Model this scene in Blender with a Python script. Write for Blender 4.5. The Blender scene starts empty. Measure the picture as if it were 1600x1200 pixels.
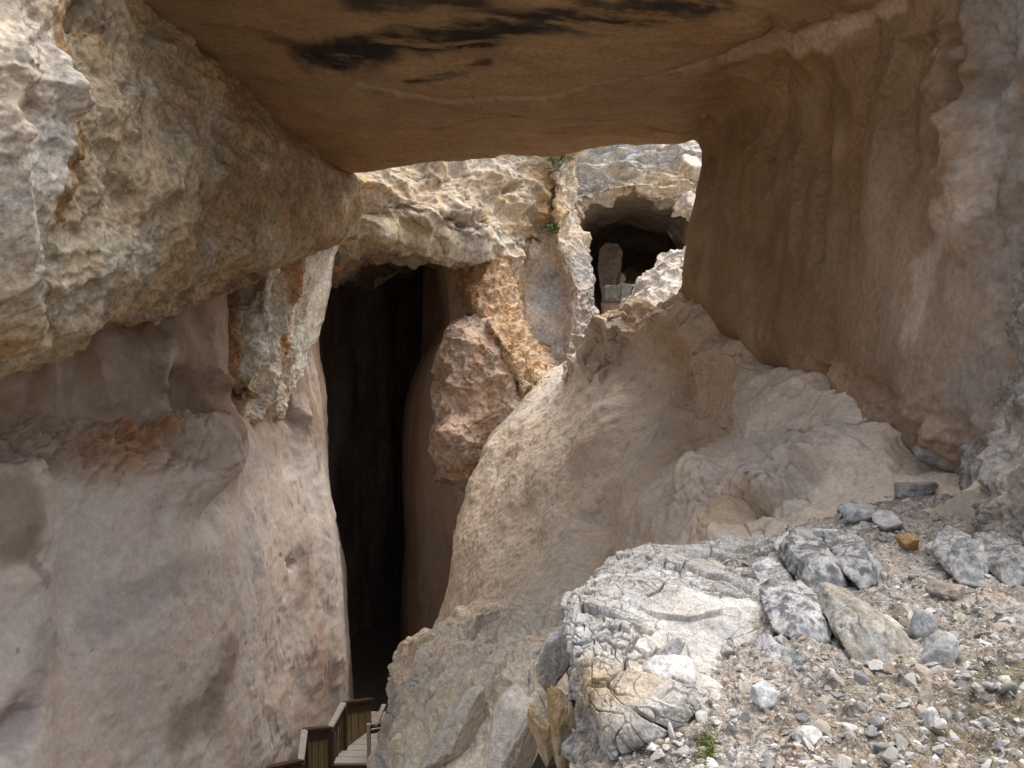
import bpy, math, random
import numpy as np
from concurrent.futures import ThreadPoolExecutor
from mathutils import Matrix, Vector, Euler

rng = np.random.default_rng(7)
random.seed(7)
SC = bpy.context.scene
COL = SC.collection

# ------------------------------------------------------------------ camera
FPX = 1331.0                      # focal length in pixels of the 1600 px wide photograph
PITCH = math.radians(-2.5)
cam_d = bpy.data.cameras.new("camera")
cam = bpy.data.objects.new("camera", cam_d)
COL.objects.link(cam)
cam_d.sensor_width = 36.0
cam_d.lens = 36.0 * FPX / 1600.0
cam_d.clip_start = 0.05
cam_d.clip_end = 2000
cam.location = (0, 0, 0)
cam.rotation_euler = (math.radians(90) + PITCH, 0, 0)
SC.camera = cam

# ------------------------------------------------------------------ world, sun, exposure
SUN_EL, SUN_AZ = math.radians(70), math.radians(60)   # azimuth from +Y clockwise: high above, a little to the right
w = bpy.data.worlds.new("World")
SC.world = w
w.use_nodes = True
nt = w.node_tree
sky = nt.nodes.new('ShaderNodeTexSky')
sky.sky_type = 'NISHITA'
sky.sun_disc = False
sky.sun_elevation = SUN_EL
sky.sun_rotation = SUN_AZ
sky.dust_density = 5.0
sky.air_density = 1.0
sky.ozone_density = 0.6
bgn = nt.nodes['Background']
veil = nt.nodes.new('ShaderNodeHueSaturation')        # a thin overcast takes the blue out of the sky
veil.inputs['Saturation'].default_value = 0.62
nt.links.new(sky.outputs[0], veil.inputs['Color'])
nt.links.new(veil.outputs[0], bgn.inputs[0])
bgn.inputs[1].default_value = 0.15
sun_d = bpy.data.lights.new("sun", 'SUN')
sun_d.energy = 1.4
sun_d.angle = math.radians(90)
sun_d.color = (1.0, 0.97, 0.92)
sun = bpy.data.objects.new("sun", sun_d)
COL.objects.link(sun)
sdir = Vector((math.sin(SUN_AZ) * math.cos(SUN_EL), math.cos(SUN_AZ) * math.cos(SUN_EL), math.sin(SUN_EL)))
sun.rotation_euler = sdir.to_track_quat('Z', 'Y').to_euler()
SC.view_settings.view_transform = 'Standard'
SC.view_settings.look = 'None'
SC.view_settings.exposure = 0.9
SC.view_settings.gamma = 1.0
SC.cycles.max_bounces = 12
SC.cycles.diffuse_bounces = 8
SC.cycles.use_denoising = True

# ------------------------------------------------------------------ geometry helpers
CP, SP = math.cos(PITCH), math.sin(PITCH)


def P(px, py, Y):
    """Point seen at photo pixel (px, py) whose distance ahead of the viewer is Y metres."""
    x, y = (px - 800.0) / FPX, (600.0 - py) / FPX
    q = min(max((Y - 17.0) / 4.0, 0.0), 1.0)
    Y = Y + 3.5 * q * q * (3 - 2 * q)          # the open court beyond the bridge
    fy, fz = CP - y * SP, SP + y * CP
    return np.array((x / fy * Y, Y, fz / fy * Y))


def proj(S):
    X, Y, Z = S[..., 0], S[..., 1], S[..., 2]
    d = np.maximum(Y * CP + Z * SP, 1e-3)
    u = -Y * SP + Z * CP
    return 800 + FPX * X / d, 600 - FPX * u / d


def ctrl(rows):
    """rows of (px, py, Y) or ready 3-D points written as ('w', x, y, z)"""
    return np.array([[np.array(p[1:], float) if p[0] == 'w' else P(*p) for p in r] for r in rows])


def cr_basis(t, n):
    """Catmull-Rom basis matrix: samples t in [0, n-1] against n control points"""
    i = np.clip(np.floor(t).astype(int), 0, n - 2)
    f = t - i
    B = np.zeros((len(t), n))
    w4 = [-.5 * f + f * f - .5 * f ** 3, 1 - 2.5 * f * f + 1.5 * f ** 3,
          .5 * f + 2 * f * f - 1.5 * f ** 3, -.5 * f * f + .5 * f ** 3]
    r = np.arange(len(t))
    for k in range(4):
        j = i + k - 1
        lo, hi = j < 0, j > n - 1
        mid = ~(lo | hi)
        B[r[mid], j[mid]] += w4[k][mid]
        B[r[lo], 0] += 2 * w4[k][lo]
        B[r[lo], 1] -= w4[k][lo]
        B[r[hi], n - 1] += 2 * w4[k][hi]
        B[r[hi], n - 2] -= w4[k][hi]
    return B


def patch(rows, step=2.0, closed=False, cap=900):
    """dense grid through a coarse grid of control points; step = spacing in photo pixels"""
    C = ctrl(rows) if not isinstance(rows, np.ndarray) else rows
    if closed:
        C = np.concatenate([C, C[:, :1]], 1)
    dist = np.maximum(np.linalg.norm(C, axis=2), 1.5)

    def axis(A, D):
        L = np.linalg.norm(np.diff(A, axis=0), axis=2) / np.minimum(D[1:], D[:-1]) * FPX
        s = np.clip(L.mean(1), 4, 260)
        cum = np.concatenate([[0], np.cumsum(s)])
        n = int(min(cap, max(12, cum[-1] / step)))
        return np.interp(np.linspace(0, cum[-1], n), cum, np.arange(len(cum)))
    tv = axis(C, dist)
    tu = axis(C.transpose(1, 0, 2), dist.T)
    if closed:
        n = C.shape[1]
        E = np.concatenate([C[:, -3:-1], C, C[:, 1:3]], 1)
        Bu = cr_basis(tu + 2, n + 4)
        C = E
    else:
        Bu = cr_basis(tu, C.shape[1])
    Bv = cr_basis(tv, C.shape[0])
    return np.einsum('vi,ijk,uj->vuk', Bv, C, Bu)


def normals(S, toward=None):
    du = np.gradient(S, axis=1)
    dv = np.gradient(S, axis=0)
    n = np.cross(du, dv)
    n /= np.maximum(np.linalg.norm(n, axis=2, keepdims=True), 1e-9)
    return n


# ------------------------------------------------------------------ noise
_G = rng.normal(size=(256, 3)).astype(np.float32)
_G /= np.linalg.norm(_G, axis=1, keepdims=True)
_R3 = rng.random((1024, 3)).astype(np.float32)


def _h(ix, iy, iz, seed):
    h = (ix.astype(np.uint32) * np.uint32(374761393) + iy.astype(np.uint32) * np.uint32(668265263)
         + iz.astype(np.uint32) * np.uint32(2246822519) + np.uint32((seed * 3266489917) & 0xffffffff))
    h = (h ^ (h >> np.uint32(13))) * np.uint32(1274126177)
    return h ^ (h >> np.uint32(16))


POOL = ThreadPoolExecutor(4)


def spread(fn, p, size=24000):
    if len(p) <= size:
        return fn(p)
    parts = list(POOL.map(fn, [p[i:i + size] for i in range(0, len(p), size)]))
    if isinstance(parts[0], tuple):
        return tuple(np.concatenate(x) for x in zip(*parts))
    return np.concatenate(parts)


def gnoise(p, seed=0):
    p = p.astype(np.float32)
    i = np.floor(p).astype(np.int32)
    f = p - i
    u = f * f * f * (f * (f * 6 - 15) + 10)
    out = 0
    for a in (0, 1):
        wx = u[:, 0] if a else 1 - u[:, 0]
        for b in (0, 1):
            wy = u[:, 1] if b else 1 - u[:, 1]
            for c in (0, 1):
                wz = u[:, 2] if c else 1 - u[:, 2]
                g = _G[_h(i[:, 0] + a, i[:, 1] + b, i[:, 2] + c, seed) & np.uint32(255)]
                d = g[:, 0] * (f[:, 0] - a) + g[:, 1] * (f[:, 1] - b) + g[:, 2] * (f[:, 2] - c)
                out = out + d * wx * wy * wz
    return out * 1.6


def fbm(p, scale=1.0, octv=5, gain=.5, seed=0, ridge=False, stretch=(1, 1, 1)):
    def run(q):
        a, tot, out = 1.0, 0.0, 0
        for o in range(octv):
            n = gnoise(q * np.float32(2.03 ** o) + np.float32(o * 17.3), seed + o)
            if ridge:
                n = 1 - 2 * np.abs(n)
            out = out + a * n
            tot += a
            a *= gain
        return out / tot
    q = (p.reshape(-1, 3) / (np.array(stretch) * scale)).astype(np.float32)
    return spread(run, q).reshape(p.shape[:-1])


def worley(p, scale=1.0, seed=0, stretch=(1, 1, 1), warp=0.0):
    sh = p.shape[:-1]
    q = (p.reshape(-1, 3) / (np.array(stretch) * scale)).astype(np.float32)
    F1, F2, idh, off = spread(lambda x: _worley(x, seed, warp), q)
    return F1.reshape(sh), F2.reshape(sh), idh.reshape(sh), off.reshape(sh + (3,))


def _worley(q, seed, warp):
    if warp:
        q = q + warp * np.stack([gnoise(q * 1.1, seed + 50), gnoise(q * 1.1, seed + 51), gnoise(q * 1.1, seed + 52)], 1)
    i = np.floor(q).astype(np.int32)
    F1 = np.full(len(q), 9, np.float32)
    F2 = F1.copy()
    idh = np.zeros(len(q), np.uint32)
    off = np.zeros_like(q)
    for a in (-1, 0, 1):
        for b in (-1, 0, 1):
            for c in (-1, 0, 1):
                h = _h(i[:, 0] + a, i[:, 1] + b, i[:, 2] + c, seed)
                v = q - (i + np.array((a, b, c)) + _R3[h & np.uint32(1023)])
                d = np.sqrt((v * v).sum(1))
                m = d < F1
                F2 = np.where(m, F1, np.minimum(F2, d))
                F1 = np.where(m, d, F1)
                idh = np.where(m, h, idh)
                off = np.where(m[:, None], v, off)
    return F1, F2, idh, off


def facets(p, scale=1.0, seed=0, stretch=(1, 1, 1), tilt=1.0, k=.5, rot=None, warp=.12):
    """broken stone: the lower envelope of many tilted shallow bowls, so flat flakes meet in sharp arrises"""
    sh = p.shape[:-1]
    q = p.reshape(-1, 3)
    if rot is not None:
        q = q @ rot
    q = (q / (np.array(stretch) * scale)).astype(np.float32)

    def run(q):
        if warp:
            q = q + warp * np.stack([gnoise(q * 2.3, seed + 50), gnoise(q * 2.3, seed + 51), gnoise(q * 2.3, seed + 52)], 1)
        i = np.floor(q).astype(np.int32)
        best = np.full(len(q), 9, np.float32)
        for a in (-1, 0, 1):
            for b in (-1, 0, 1):
                for c in (-1, 0, 1):
                    h = _h(i[:, 0] + a, i[:, 1] + b, i[:, 2] + c, seed)
                    v = q - (i + np.array((a, b, c), np.int32) + _R3[h & np.uint32(1023)])
                    r = _R3[(h >> np.uint32(10)) & np.uint32(1023)] - .5
                    val = r.sum(1) * .35 + tilt * (r * v).sum(1) + k * (v * v).sum(1)
                    best = np.minimum(best, val)
        return best
    o = spread(run, q).reshape(sh)
    return o - o.mean()


def smooth(x, a, b):
    t = np.clip((x - a) / (b - a), 0, 1)
    return t * t * (3 - 2 * t)


def cellrand(idh, k):
    return _R3[((idh >> np.uint32(7)) + np.uint32(k * 131)) & np.uint32(1023)]


# ------------------------------------------------------------------ surfaces
class Surf:
    def __init__(s, rows, step=2.0, flip=None, closed=False, cap=900, inward=False):
        s.S = patch(rows, step, closed, cap)
        s.closed = closed
        n = normals(s.S)
        if flip is None:
            px, py = proj(s.S)
            vis = (px > 0) & (px < 1600) & (py > 0) & (py < 1200)
            d = (n * -s.S).sum(2)
            flip = d[vis].mean() < 0 if vis.any() else d.mean() < 0
        s.sgn = -1.0 if flip else 1.0
        s.col = None
        s.base = s.S.copy()
        s.px, s.py = proj(s.S)
        s.N0 = None
        du = np.linalg.norm(np.diff(s.S, axis=1), axis=2)[:-1]
        dv = np.linalg.norm(np.diff(s.S, axis=0), axis=2)[:, :-1]
        m = (s.px > -50) & (s.px < 1650) & (s.py > -50) & (s.py < 1250) & (s.S[..., 1] > .5)
        e = np.maximum(du, dv)
        m = m[:-1, :-1]
        s.sp = float(np.median(e[m] if m.any() else e))          # vertex spacing, so that no noise is finer than the mesh can carry

    def n(s):
        return normals(s.S) * s.sgn

    def push(s, amt):
        if s.N0 is None:
            s.N0 = s.n()
        s.S = s.S + s.N0 * np.asarray(amt)[..., None]
        return s

    def renorm(s):
        s.N0 = s.n()
        return s

    def facet(s, amp, scale, seed=0, stretch=(1, 1, 1), mask=1.0, rot=None, tilt=1.0, k=.5):
        return s.push(amp * facets(s.S, scale, seed, stretch, tilt, k, rot) * mask)

    def at(s, px, py):
        d = (s.px - px) ** 2 + (s.py - py) ** 2
        m = d < max(64.0, d.min() * 1.5 + 1)
        Y = np.where(m, s.base[..., 1], 1e9)
        return s.base.reshape(-1, 3)[np.argmin(Y)]

    def line(s, pts):
        return [s.at(*p) for p in pts]

    def dist(s, pts, warp=0.0, wscale=.5, seed=3, reach=None):
        """distance in metres along the surface to a chain of surface points given by their pixels"""
        L = s.line(pts)
        Q = s.base
        if warp:
            d0 = s._chain(Q, L)
            m = d0 < (reach or 2.5) + warp * 1.2
            q = Q[m]
            q = q + warp * np.stack([fbm(q, wscale, 4, .55, seed), fbm(q, wscale, 4, .55, seed + 9),
                                     fbm(q, wscale, 4, .55, seed + 19)], -1)
            d0[m] = s._chain(q, L)
            return d0
        return s._chain(Q, L)

    def _chain(s, Q, L):
        if len(L) == 1:
            return np.linalg.norm(Q - L[0], axis=-1)
        best = None
        for a, b in zip(L[:-1], L[1:]):
            ab = b - a
            t = np.clip(((Q - a) @ ab) / max(ab @ ab, 1e-9), 0, 1)
            d = np.linalg.norm(Q - (a + t[..., None] * ab), axis=-1)
            best = d if best is None else np.minimum(best, d)
        return best

    def bump(s, pts, r, amp, warp=.0, hard=False, seed=3):
        d = s.dist(pts, warp, r, seed, r * 2.2)
        return s.push(amp * ((1 - smooth(d, r * .55, r)) if hard else np.exp(-(d / r) ** 2)))

    def rough(s, amp, scale, octv=5, gain=.5, seed=0, ridge=False, stretch=(1, 1, 1), mask=None):
        octv = min(octv, max(2, int(math.log2(max(scale * min(stretch) / (1.7 * s.sp), 1.01))) + 1))
        a = amp * fbm(s.S, scale, octv, gain, seed, ridge, stretch)
        return s.push(a if mask is None else a * mask)

    def chunks(s, cell, amp, crack=.0, cw=.08, tilt=.5, seed=0, stretch=(1, 1, 1), warp=.25, mask=1.0, rot=None):
        Q = s.S if rot is None else s.S @ rot
        F1, F2, idh, off = worley(Q, cell, seed, stretch, warp)
        r = cellrand(idh, 1) * 2 - 1
        a = amp * (r[..., 0] * .7 + tilt * (off * (cellrand(idh, 2) * 2 - 1)).sum(-1) * 1.6)
        if crack:
            a = a - crack * (1 - smooth(F2 - F1, 0, cw)) * (0.35 + .65 * cellrand(idh, 3)[..., 1])
        s.cell = idh
        s.edge = F2 - F1
        return s.push(a * mask)

    # colours --------------------------------------------------
    def paint(s, c, mask=None):
        c = np.asarray(c, float)
        if s.col is None:
            s.col = np.broadcast_to(c, s.S.shape).copy()
            return s
        m = np.clip(mask, 0, 1)[..., None]
        s.col = s.col * (1 - m) + c * m
        return s

    def tone(s, f):
        s.col = s.col * f[..., None]
        return s

    def stain(s, pts, r, c, amt=1.0, warp=None, soft=.6, seed=5, wscale=None):
        d = s.dist(pts, r * .8 if warp is None else warp, r * 1.2 if wscale is None else wscale, seed, r)
        return s.paint(c, amt * (1 - smooth(d, r * (1 - soft), r)))

    def veins(s, scale, c, amt, lo=.1, hi=.4, octv=5, stretch=(1, 1, 1), seed=11, gain=.55):
        octv = min(octv, max(2, int(math.log2(max(scale * min(stretch) / (1.7 * s.sp), 1.01))) + 1))
        f = fbm(s.base, scale, octv, gain, seed, False, stretch)
        return s.paint(c, amt * smooth(f, lo, hi))

    def build(s, name, mat, back=None, parent=None, **tags):
        nv, nu = s.S.shape[:2]
        V = s.S.reshape(-1, 3)
        C = s.col.reshape(-1, 3)
        idx = np.arange(nv * nu).reshape(nv, nu)
        A = idx[:-1, :-1].ravel(), idx[:-1, 1:].ravel(), idx[1:, 1:].ravel(), idx[1:, :-1].ravel()
        q = np.stack(A if s.sgn > 0 else A[::-1], 1)
        faces = [q]
        if back is not None:                         # thickness: the boundary ring carried back and capped
            ring = np.concatenate([idx[0, :], idx[1:, -1], idx[-1, -2::-1], idx[-2:0, 0]])[::1]
            ring = ring[np.r_[0:len(ring):max(1, len(ring) // 400)]] if False else ring
            nb = len(ring)
            bv = V[ring] + np.array(back)
            base = len(V)
            cen = bv.mean(0)[None]
            V = np.concatenate([V, bv, cen])
            C = np.concatenate([C, C[ring], C[ring].mean(0)[None]])
            k = np.arange(nb)
            k2 = (k + 1) % nb
            side = np.stack([ring[k], base + k, base + k2, ring[k2]], 1)
            fan = np.stack([base + k, np.full(nb, base + nb), base + k2], 1)
            if s.sgn < 0:
                side, fan = side[:, ::-1], fan[:, ::-1]
            return mesh_obj(name, V, [q, side, fan], mat, C, parent, nsm=len(q), **tags)
        return mesh_obj(name, V, faces, mat, C, parent, **tags)


def mesh_obj(name, V, faces, mat, C=None, parent=None, nsm=None, smooth_on=True, **tags):
    me = bpy.data.meshes.new(name)
    tot = sum(len(f) for f in faces)
    loops = np.concatenate([f.ravel() for f in faces]).astype(np.int32)
    sizes = np.concatenate([np.full(len(f), f.shape[1], np.int32) for f in faces])
    starts = np.concatenate([[0], np.cumsum(sizes)[:-1]]).astype(np.int32)
    me.vertices.add(len(V))
    me.vertices.foreach_set('co', np.ascontiguousarray(V, np.float32).ravel())
    me.loops.add(len(loops))
    me.loops.foreach_set('vertex_index', loops)
    me.polygons.add(tot)
    me.polygons.foreach_set('loop_start', starts)
    me.polygons.foreach_set('loop_total', sizes)
    sm = np.zeros(tot, bool)
    if smooth_on:
        sm[:nsm if nsm else tot] = True
    me.polygons.foreach_set('use_smooth', sm)
    me.update(calc_edges=True)
    if C is not None:
        at = me.color_attributes.new('Col', 'FLOAT_COLOR', 'POINT')
        at.data.foreach_set('color', np.concatenate([C, np.ones((len(C), 1))], 1).astype(np.float32).ravel())
    me.materials.append(mat)
    o = bpy.data.objects.new(name, me)
    COL.objects.link(o)
    if parent:
        o.parent = parent
    tag(o, **tags)
    return o


def tag(o, label=None, category=None, group=None, kind=None):
    if label:
        o['label'] = label
    if category:
        o['category'] = category
    if group:
        o['group'] = group
    if kind:
        o['kind'] = kind
    return o


# ------------------------------------------------------------------ materials
def rock_mat(name, fine=40.0, mid=9.0, bump=.5, bdist=.02, contrast=.45, speck=.35, speck_scale=60., rough=.92,
             stretch=(1, 1, 1), tint=(1.12, 1.0, .86), pits=.0):
    m = bpy.data.materials.new(name)
    m.use_nodes = True
    N, L = m.node_tree.nodes, m.node_tree.links
    b = N['Principled BSDF']
    b.inputs['Roughness'].default_value = rough
    b.inputs['Specular IOR Level'].default_value = .15
    at = N.new('ShaderNodeAttribute')
    at.attribute_name = 'Col'
    tc = N.new('ShaderNodeTexCoord')
    mp = N.new('ShaderNodeMapping')
    mp.inputs['Scale'].default_value = stretch
    L.new(tc.outputs['Object'], mp.inputs[0])

    def noise(sc, det, ro=.6, dist=0.):
        n = N.new('ShaderNodeTexNoise')
        n.inputs['Scale'].default_value = sc
        n.inputs['Detail'].default_value = det
        n.inputs['Roughness'].default_value = ro
        n.inputs['Distortion'].default_value = dist
        L.new(mp.outputs[0], n.inputs['Vector'])
        return n

    def ramp(src, a, bb, lo, hi):
        r = N.new('ShaderNodeMapRange')
        r.inputs[1].default_value = a
        r.inputs[2].default_value = bb
        r.inputs[3].default_value = lo
        r.inputs[4].default_value = hi
        L.new(src, r.inputs[0])
        return r.outputs[0]

    def mul(a, bsock, blend='MULTIPLY', fac=1.0):
        x = N.new('ShaderNodeMix')
        x.data_type = 'RGBA'
        x.blend_type = blend
        if isinstance(fac, float):
            x.inputs[0].default_value = fac
        else:
            L.new(fac, x.inputs[0])
        L.new(a, x.inputs[6])
        if isinstance(bsock, tuple):
            x.inputs[7].default_value = bsock + (1,)
        else:
            L.new(bsock, x.inputs[7])
        return x.outputs[2]
    n1 = noise(mid, 9, .66, 0.)
    n2 = noise(fine, 6, .7)
    n3 = noise(mid * .35, 5, .6, 0.)
    c = mul(at.outputs['Color'], ramp(n1.outputs['Fac'], .3, .7, 1 - contrast, 1 + contrast * .55))
    c = mul(c, tint, fac=ramp(n3.outputs['Fac'], .42, .68, 0, 1))
    c = mul(c, ramp(n2.outputs['Fac'], .36, .62, 1 - speck, 1 + speck * .35))
    # small dark pits and lichen specks
    vo = N.new('ShaderNodeTexVoronoi')
    vo.inputs['Scale'].default_value = speck_scale
    L.new(mp.outputs[0], vo.inputs['Vector'])
    msk = N.new('ShaderNodeMath')
    msk.operation = 'MULTIPLY'
    L.new(ramp(vo.outputs['Distance'], .12, .3, 1, 0), msk.inputs[0])
    L.new(ramp(n1.outputs['Fac'], .5, .62, 0, speck), msk.inputs[1])
    c = mul(c, (.35, .3, .26), fac=msk.outputs[0])
    L.new(c, b.inputs['Base Color'])
    # bump: two scales of grain and optional pits
    add = N.new('ShaderNodeMath')
    add.operation = 'MULTIPLY_ADD'
    add.inputs[1].default_value = .45
    L.new(n2.outputs['Fac'], add.inputs[0])
    L.new(n1.outputs['Fac'], add.inputs[2])
    h = add.outputs[0]
    if pits:
        v2 = N.new('ShaderNodeTexVoronoi')
        v2.inputs['Scale'].default_value = fine * .45
        L.new(mp.outputs[0], v2.inputs['Vector'])
        ad = N.new('ShaderNodeMath')
        ad.operation = 'MULTIPLY_ADD'
        ad.inputs[1].default_value = pits
        L.new(ramp(v2.outputs['Distance'], .0, .45, 0, 1), ad.inputs[0])
        L.new(h, ad.inputs[2])
        h = ad.outputs[0]
    bp = N.new('ShaderNodeBump')
    bp.inputs['Strength'].default_value = bump
    bp.inputs['Distance'].default_value = bdist
    L.new(h, bp.inputs['Height'])
    L.new(bp.outputs[0], b.inputs['Normal'])
    return m


def plain_mat(name, c, c2=None, scale=20., rough=.8, stretch=(1, 1, 1), bump=.2):
    m = bpy.data.materials.new(name)
    m.use_nodes = True
    N, L = m.node_tree.nodes, m.node_tree.links
    b = N['Principled BSDF']
    b.inputs['Roughness'].default_value = rough
    b.inputs['Specular IOR Level'].default_value = .2
    tc = N.new('ShaderNodeTexCoord')
    mp = N.new('ShaderNodeMapping')
    mp.inputs['Scale'].default_value = stretch
    L.new(tc.outputs['Object'], mp.inputs[0])
    n = N.new('ShaderNodeTexNoise')
    n.inputs['Scale'].default_value = scale
    n.inputs['Detail'].default_value = 6
    L.new(mp.outputs[0], n.inputs['Vector'])
    cr = N.new('ShaderNodeValToRGB')
    cr.color_ramp.elements[0].position = .3
    cr.color_ramp.elements[1].position = .7
    cr.color_ramp.elements[0].color = tuple(c) + (1,)
    cr.color_ramp.elements[1].color = tuple(c2 or c) + (1,)
    L.new(n.outputs['Fac'], cr.inputs[0])
    L.new(cr.outputs[0], b.inputs['Base Color'])
    bp = N.new('ShaderNodeBump')
    bp.inputs['Strength'].default_value = bump
    bp.inputs['Distance'].default_value = .01
    L.new(n.outputs['Fac'], bp.inputs['Height'])
    L.new(bp.outputs[0], b.inputs['Normal'])
    return m


M_smooth = rock_mat("smooth_limestone", fine=14, mid=2.6, bump=.3, bdist=.03, contrast=.13, speck=.14, speck_scale=9, tint=(1.07, .985, .91))
M_ceiling = rock_mat("ceiling_limestone", fine=18, mid=2.2, bump=.45, bdist=.03, contrast=.2, speck=.22, speck_scale=14, stretch=(.8, 1.1, .9), tint=(1.08, .97, .86), pits=.15)
M_flute = rock_mat("fluted_limestone", fine=15, mid=3.2, bump=.35, bdist=.03, contrast=.25, speck=.2, speck_scale=9, stretch=(1.2, 1.2, .4), tint=(1.1, .95, .8))
M_rough = rock_mat("rough_limestone", fine=16, mid=4.5, bump=.75, bdist=.05, contrast=.42, speck=.4, speck_scale=12, pits=.3)
M_far = rock_mat("cliff_limestone", fine=12, mid=3.2, bump=.7, bdist=.06, contrast=.4, speck=.35, speck_scale=10, pits=.25)
M_slope = rock_mat("dusty_limestone", fine=24, mid=3.5, bump=.4, bdist=.025, contrast=.16, speck=.2, speck_scale=22, tint=(1.06, .98, .9))
M_flank = rock_mat("flank_limestone", fine=24, mid=6, bump=.6, bdist=.03, contrast=.25, speck=.25, speck_scale=25, pits=.2)
M_white = rock_mat("white_limestone", fine=70, mid=14., bump=.5, bdist=.012, contrast=.4, speck=.35, speck_scale=40, tint=(1.05, 1.0, .94))
M_gravel = rock_mat("gravelly_soil", fine=90, mid=22., bump=.8, bdist=.015, contrast=.6, speck=.5, speck_scale=70, pits=.4, tint=(1.08, 1.0, .9))
M_dark = rock_mat("cave_limestone", fine=12, mid=2.5, bump=.4, bdist=.04, contrast=.3, speck=.2, speck_scale=10)

CREAM, WHITE, PINK = (.55, .46, .34), (.70, .67, .62), (.52, .43, .37)
BROWN, OCHRE, ORANGE = (.43, .29, .17), (.46, .31, .15), (.42, .20, .08)
GREY, SOOT, SOIL = (.30, .29, .28), (.035, .032, .03), (.24, .18, .13)

exec_parts = []
# ================================================================== ROCK BRIDGE (ceiling and right wall)
ceil_cols = [
    [(380, 275, 15.6), (300, 200, 13.9), (220, 110, 12.2), (80, 0, 10.2), (-80, -120, 8.7), (-400, -400, 7)],
    [(500, 262, 15.5), (440, 205, 13.9), (390, 140, 12.3), (300, 20, 10.2), (190, -110, 8.7), (-60, -420, 7)],
    [(580, 256, 15.4), (570, 215, 13.8), (540, 155, 12.3), (490, 30, 10.2), (420, -110, 8.7), (250, -420, 7)],
    [(720, 246, 15.3), (715, 212, 13.7), (700, 158, 12.2), (690, 30, 10.1), (660, -120, 8.6), (560, -420, 7)],
    [(860, 238, 15.1), (860, 203, 13.5), (860, 157, 12), (860, 30, 10), (870, -120, 8.5), (880, -420, 7)],
    [(980, 227, 14.9), (985, 190, 13.2), (1000, 138, 11.5), (1020, 20, 9.7), (1060, -120, 8.4), (1150, -400, 7)],
    [(1055, 222, 14.6), (1075, 180, 12.9), (1100, 112, 11), (1160, 20, 9.4), (1250, -110, 8.2), (1450, -330, 6.9)],
    [(1088, 217, 14.3), (1140, 165, 12.5), (1200, 85, 10.5), (1330, 30, 9), (1480, -60, 7.9), (1700, -200, 6.7)],
    [(1096, 245, 14.1), (1165, 190, 12.2), (1280, 150, 10.3), (1400, 120, 8.8), (1530, 90, 7.7), (1700, 60, 6.5)],
    [(1082, 305, 14), (1165, 290, 12), (1280, 280, 10.2), (1400, 270, 8.6), (1520, 260, 7.5), (1690, 250, 6.4)],
    [(1069, 385, 14), (1160, 400, 12), (1270, 420, 10.2), (1390, 440, 8.6), (1510, 440, 7.4), (1680, 430, 6.3)],
    [(1063, 455, 14), (1150, 520, 12), (1250, 580, 10.2), (1370, 640, 8.6), (1500, 690, 7.3), (1640, 720, 6.2)],
    [(1085, 540, 15.6), (1175, 610, 13.7), (1280, 680, 11.8), (1400, 760, 10.0), (1510, 815, 8.4), (1660, 860, 6.9)],
]
C = ctrl(ceil_cols).transpose(1, 0, 2).copy()              # rows: far rim .. near lip
C[-1, :7] = C[-2, :7] * .88 + C[-1, :7] * .12
outv = np.zeros((13, 3))
outv[:7] = (0, 0, 1)
outv[7] = (.6, 0, .8)
outv[8] = (.95, 0, .3)
outv[9:] = (1, 0, 0)
far1 = C[0] + outv * .35 + np.array((0, .25, 0))
far2 = C[0] + outv * .8 + np.array((0, .6, 0))
back_ = np.array((0, .3, 0))
C = np.concatenate([[C[-1] + outv * .9, C[-2] + outv * 1.0, C[-3] + outv, C[-4] + outv, C[1] + outv, far2], far1[None], C, [C[-1] + outv * .45 - back_]])
s = Surf(C, 2.2, cap=900)
s.rough(.16, 2.4, 3, .45, 1, stretch=(1.6, 1, 1))
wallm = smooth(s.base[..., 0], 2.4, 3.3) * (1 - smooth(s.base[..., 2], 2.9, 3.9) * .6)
s.rough(.17, .8, 2, .4, 4, stretch=(1, 1.0, 3.0), mask=wallm * (.35 + .65 * smooth(s.base[..., 2], .3, 1.6)))
s.rough(.07, .5, 6, .52, 6, stretch=(2, 1, 1.5), mask=1 - .5 * wallm)
s.facet(.16, .8, 7, (2, .8, 1), mask=1 - wallm)
s.chunks(1.7, .0, .05, .010, .6, 8, (2.2, .8, 1), .5, mask=smooth(fbm(s.base, 1.6, 3, .5, 9), -.05, .2) * (1 - .5 * wallm))
s.rough(.035, .35, 5, .55, 26, stretch=(1, 1, 1.4), mask=wallm)
s.bump([(560, 150), (700, 163), (860, 160), (1000, 141), (1150, 102), (1300, 60), (1385, 20)], .16, .10, warp=.06)
for pts, r, a in [([(1437, 60), (1442, 110)], .10, .14), ([(1480, 60), (1500, 150), (1560, 110)], .16, .2), ([(1465, 40), (1455, 130), (1490, 200)], .12, -.16),
                  ([(1510, 120), (1500, 260), (1470, 330)], .14, -.15), ([(1400, 60), (1385, 140)], .1, -.12), ([(1350, 60), (1340, 200)], .1, .1),
                  ([(1280, 540), (1270, 590)], .2, .14), ([(1370, 610), (1390, 640)], .2, .1), ([(1100, 235), (1096, 330), (1075, 420)], .18, .12)]:
    s.bump(pts, r, a, warp=.08)
rim = smooth(s.base[..., 1], 13.2, 14.3) * wallm
s.facet(.25, .35, 31, (1, 1, 1.5), mask=rim)
grey_edge = smooth(s.px, 1480, 1590) * wallm
s.rough(.16, .5, 6, .55, 33, mask=grey_edge)
rf_ = np.random.default_rng(5)
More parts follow.
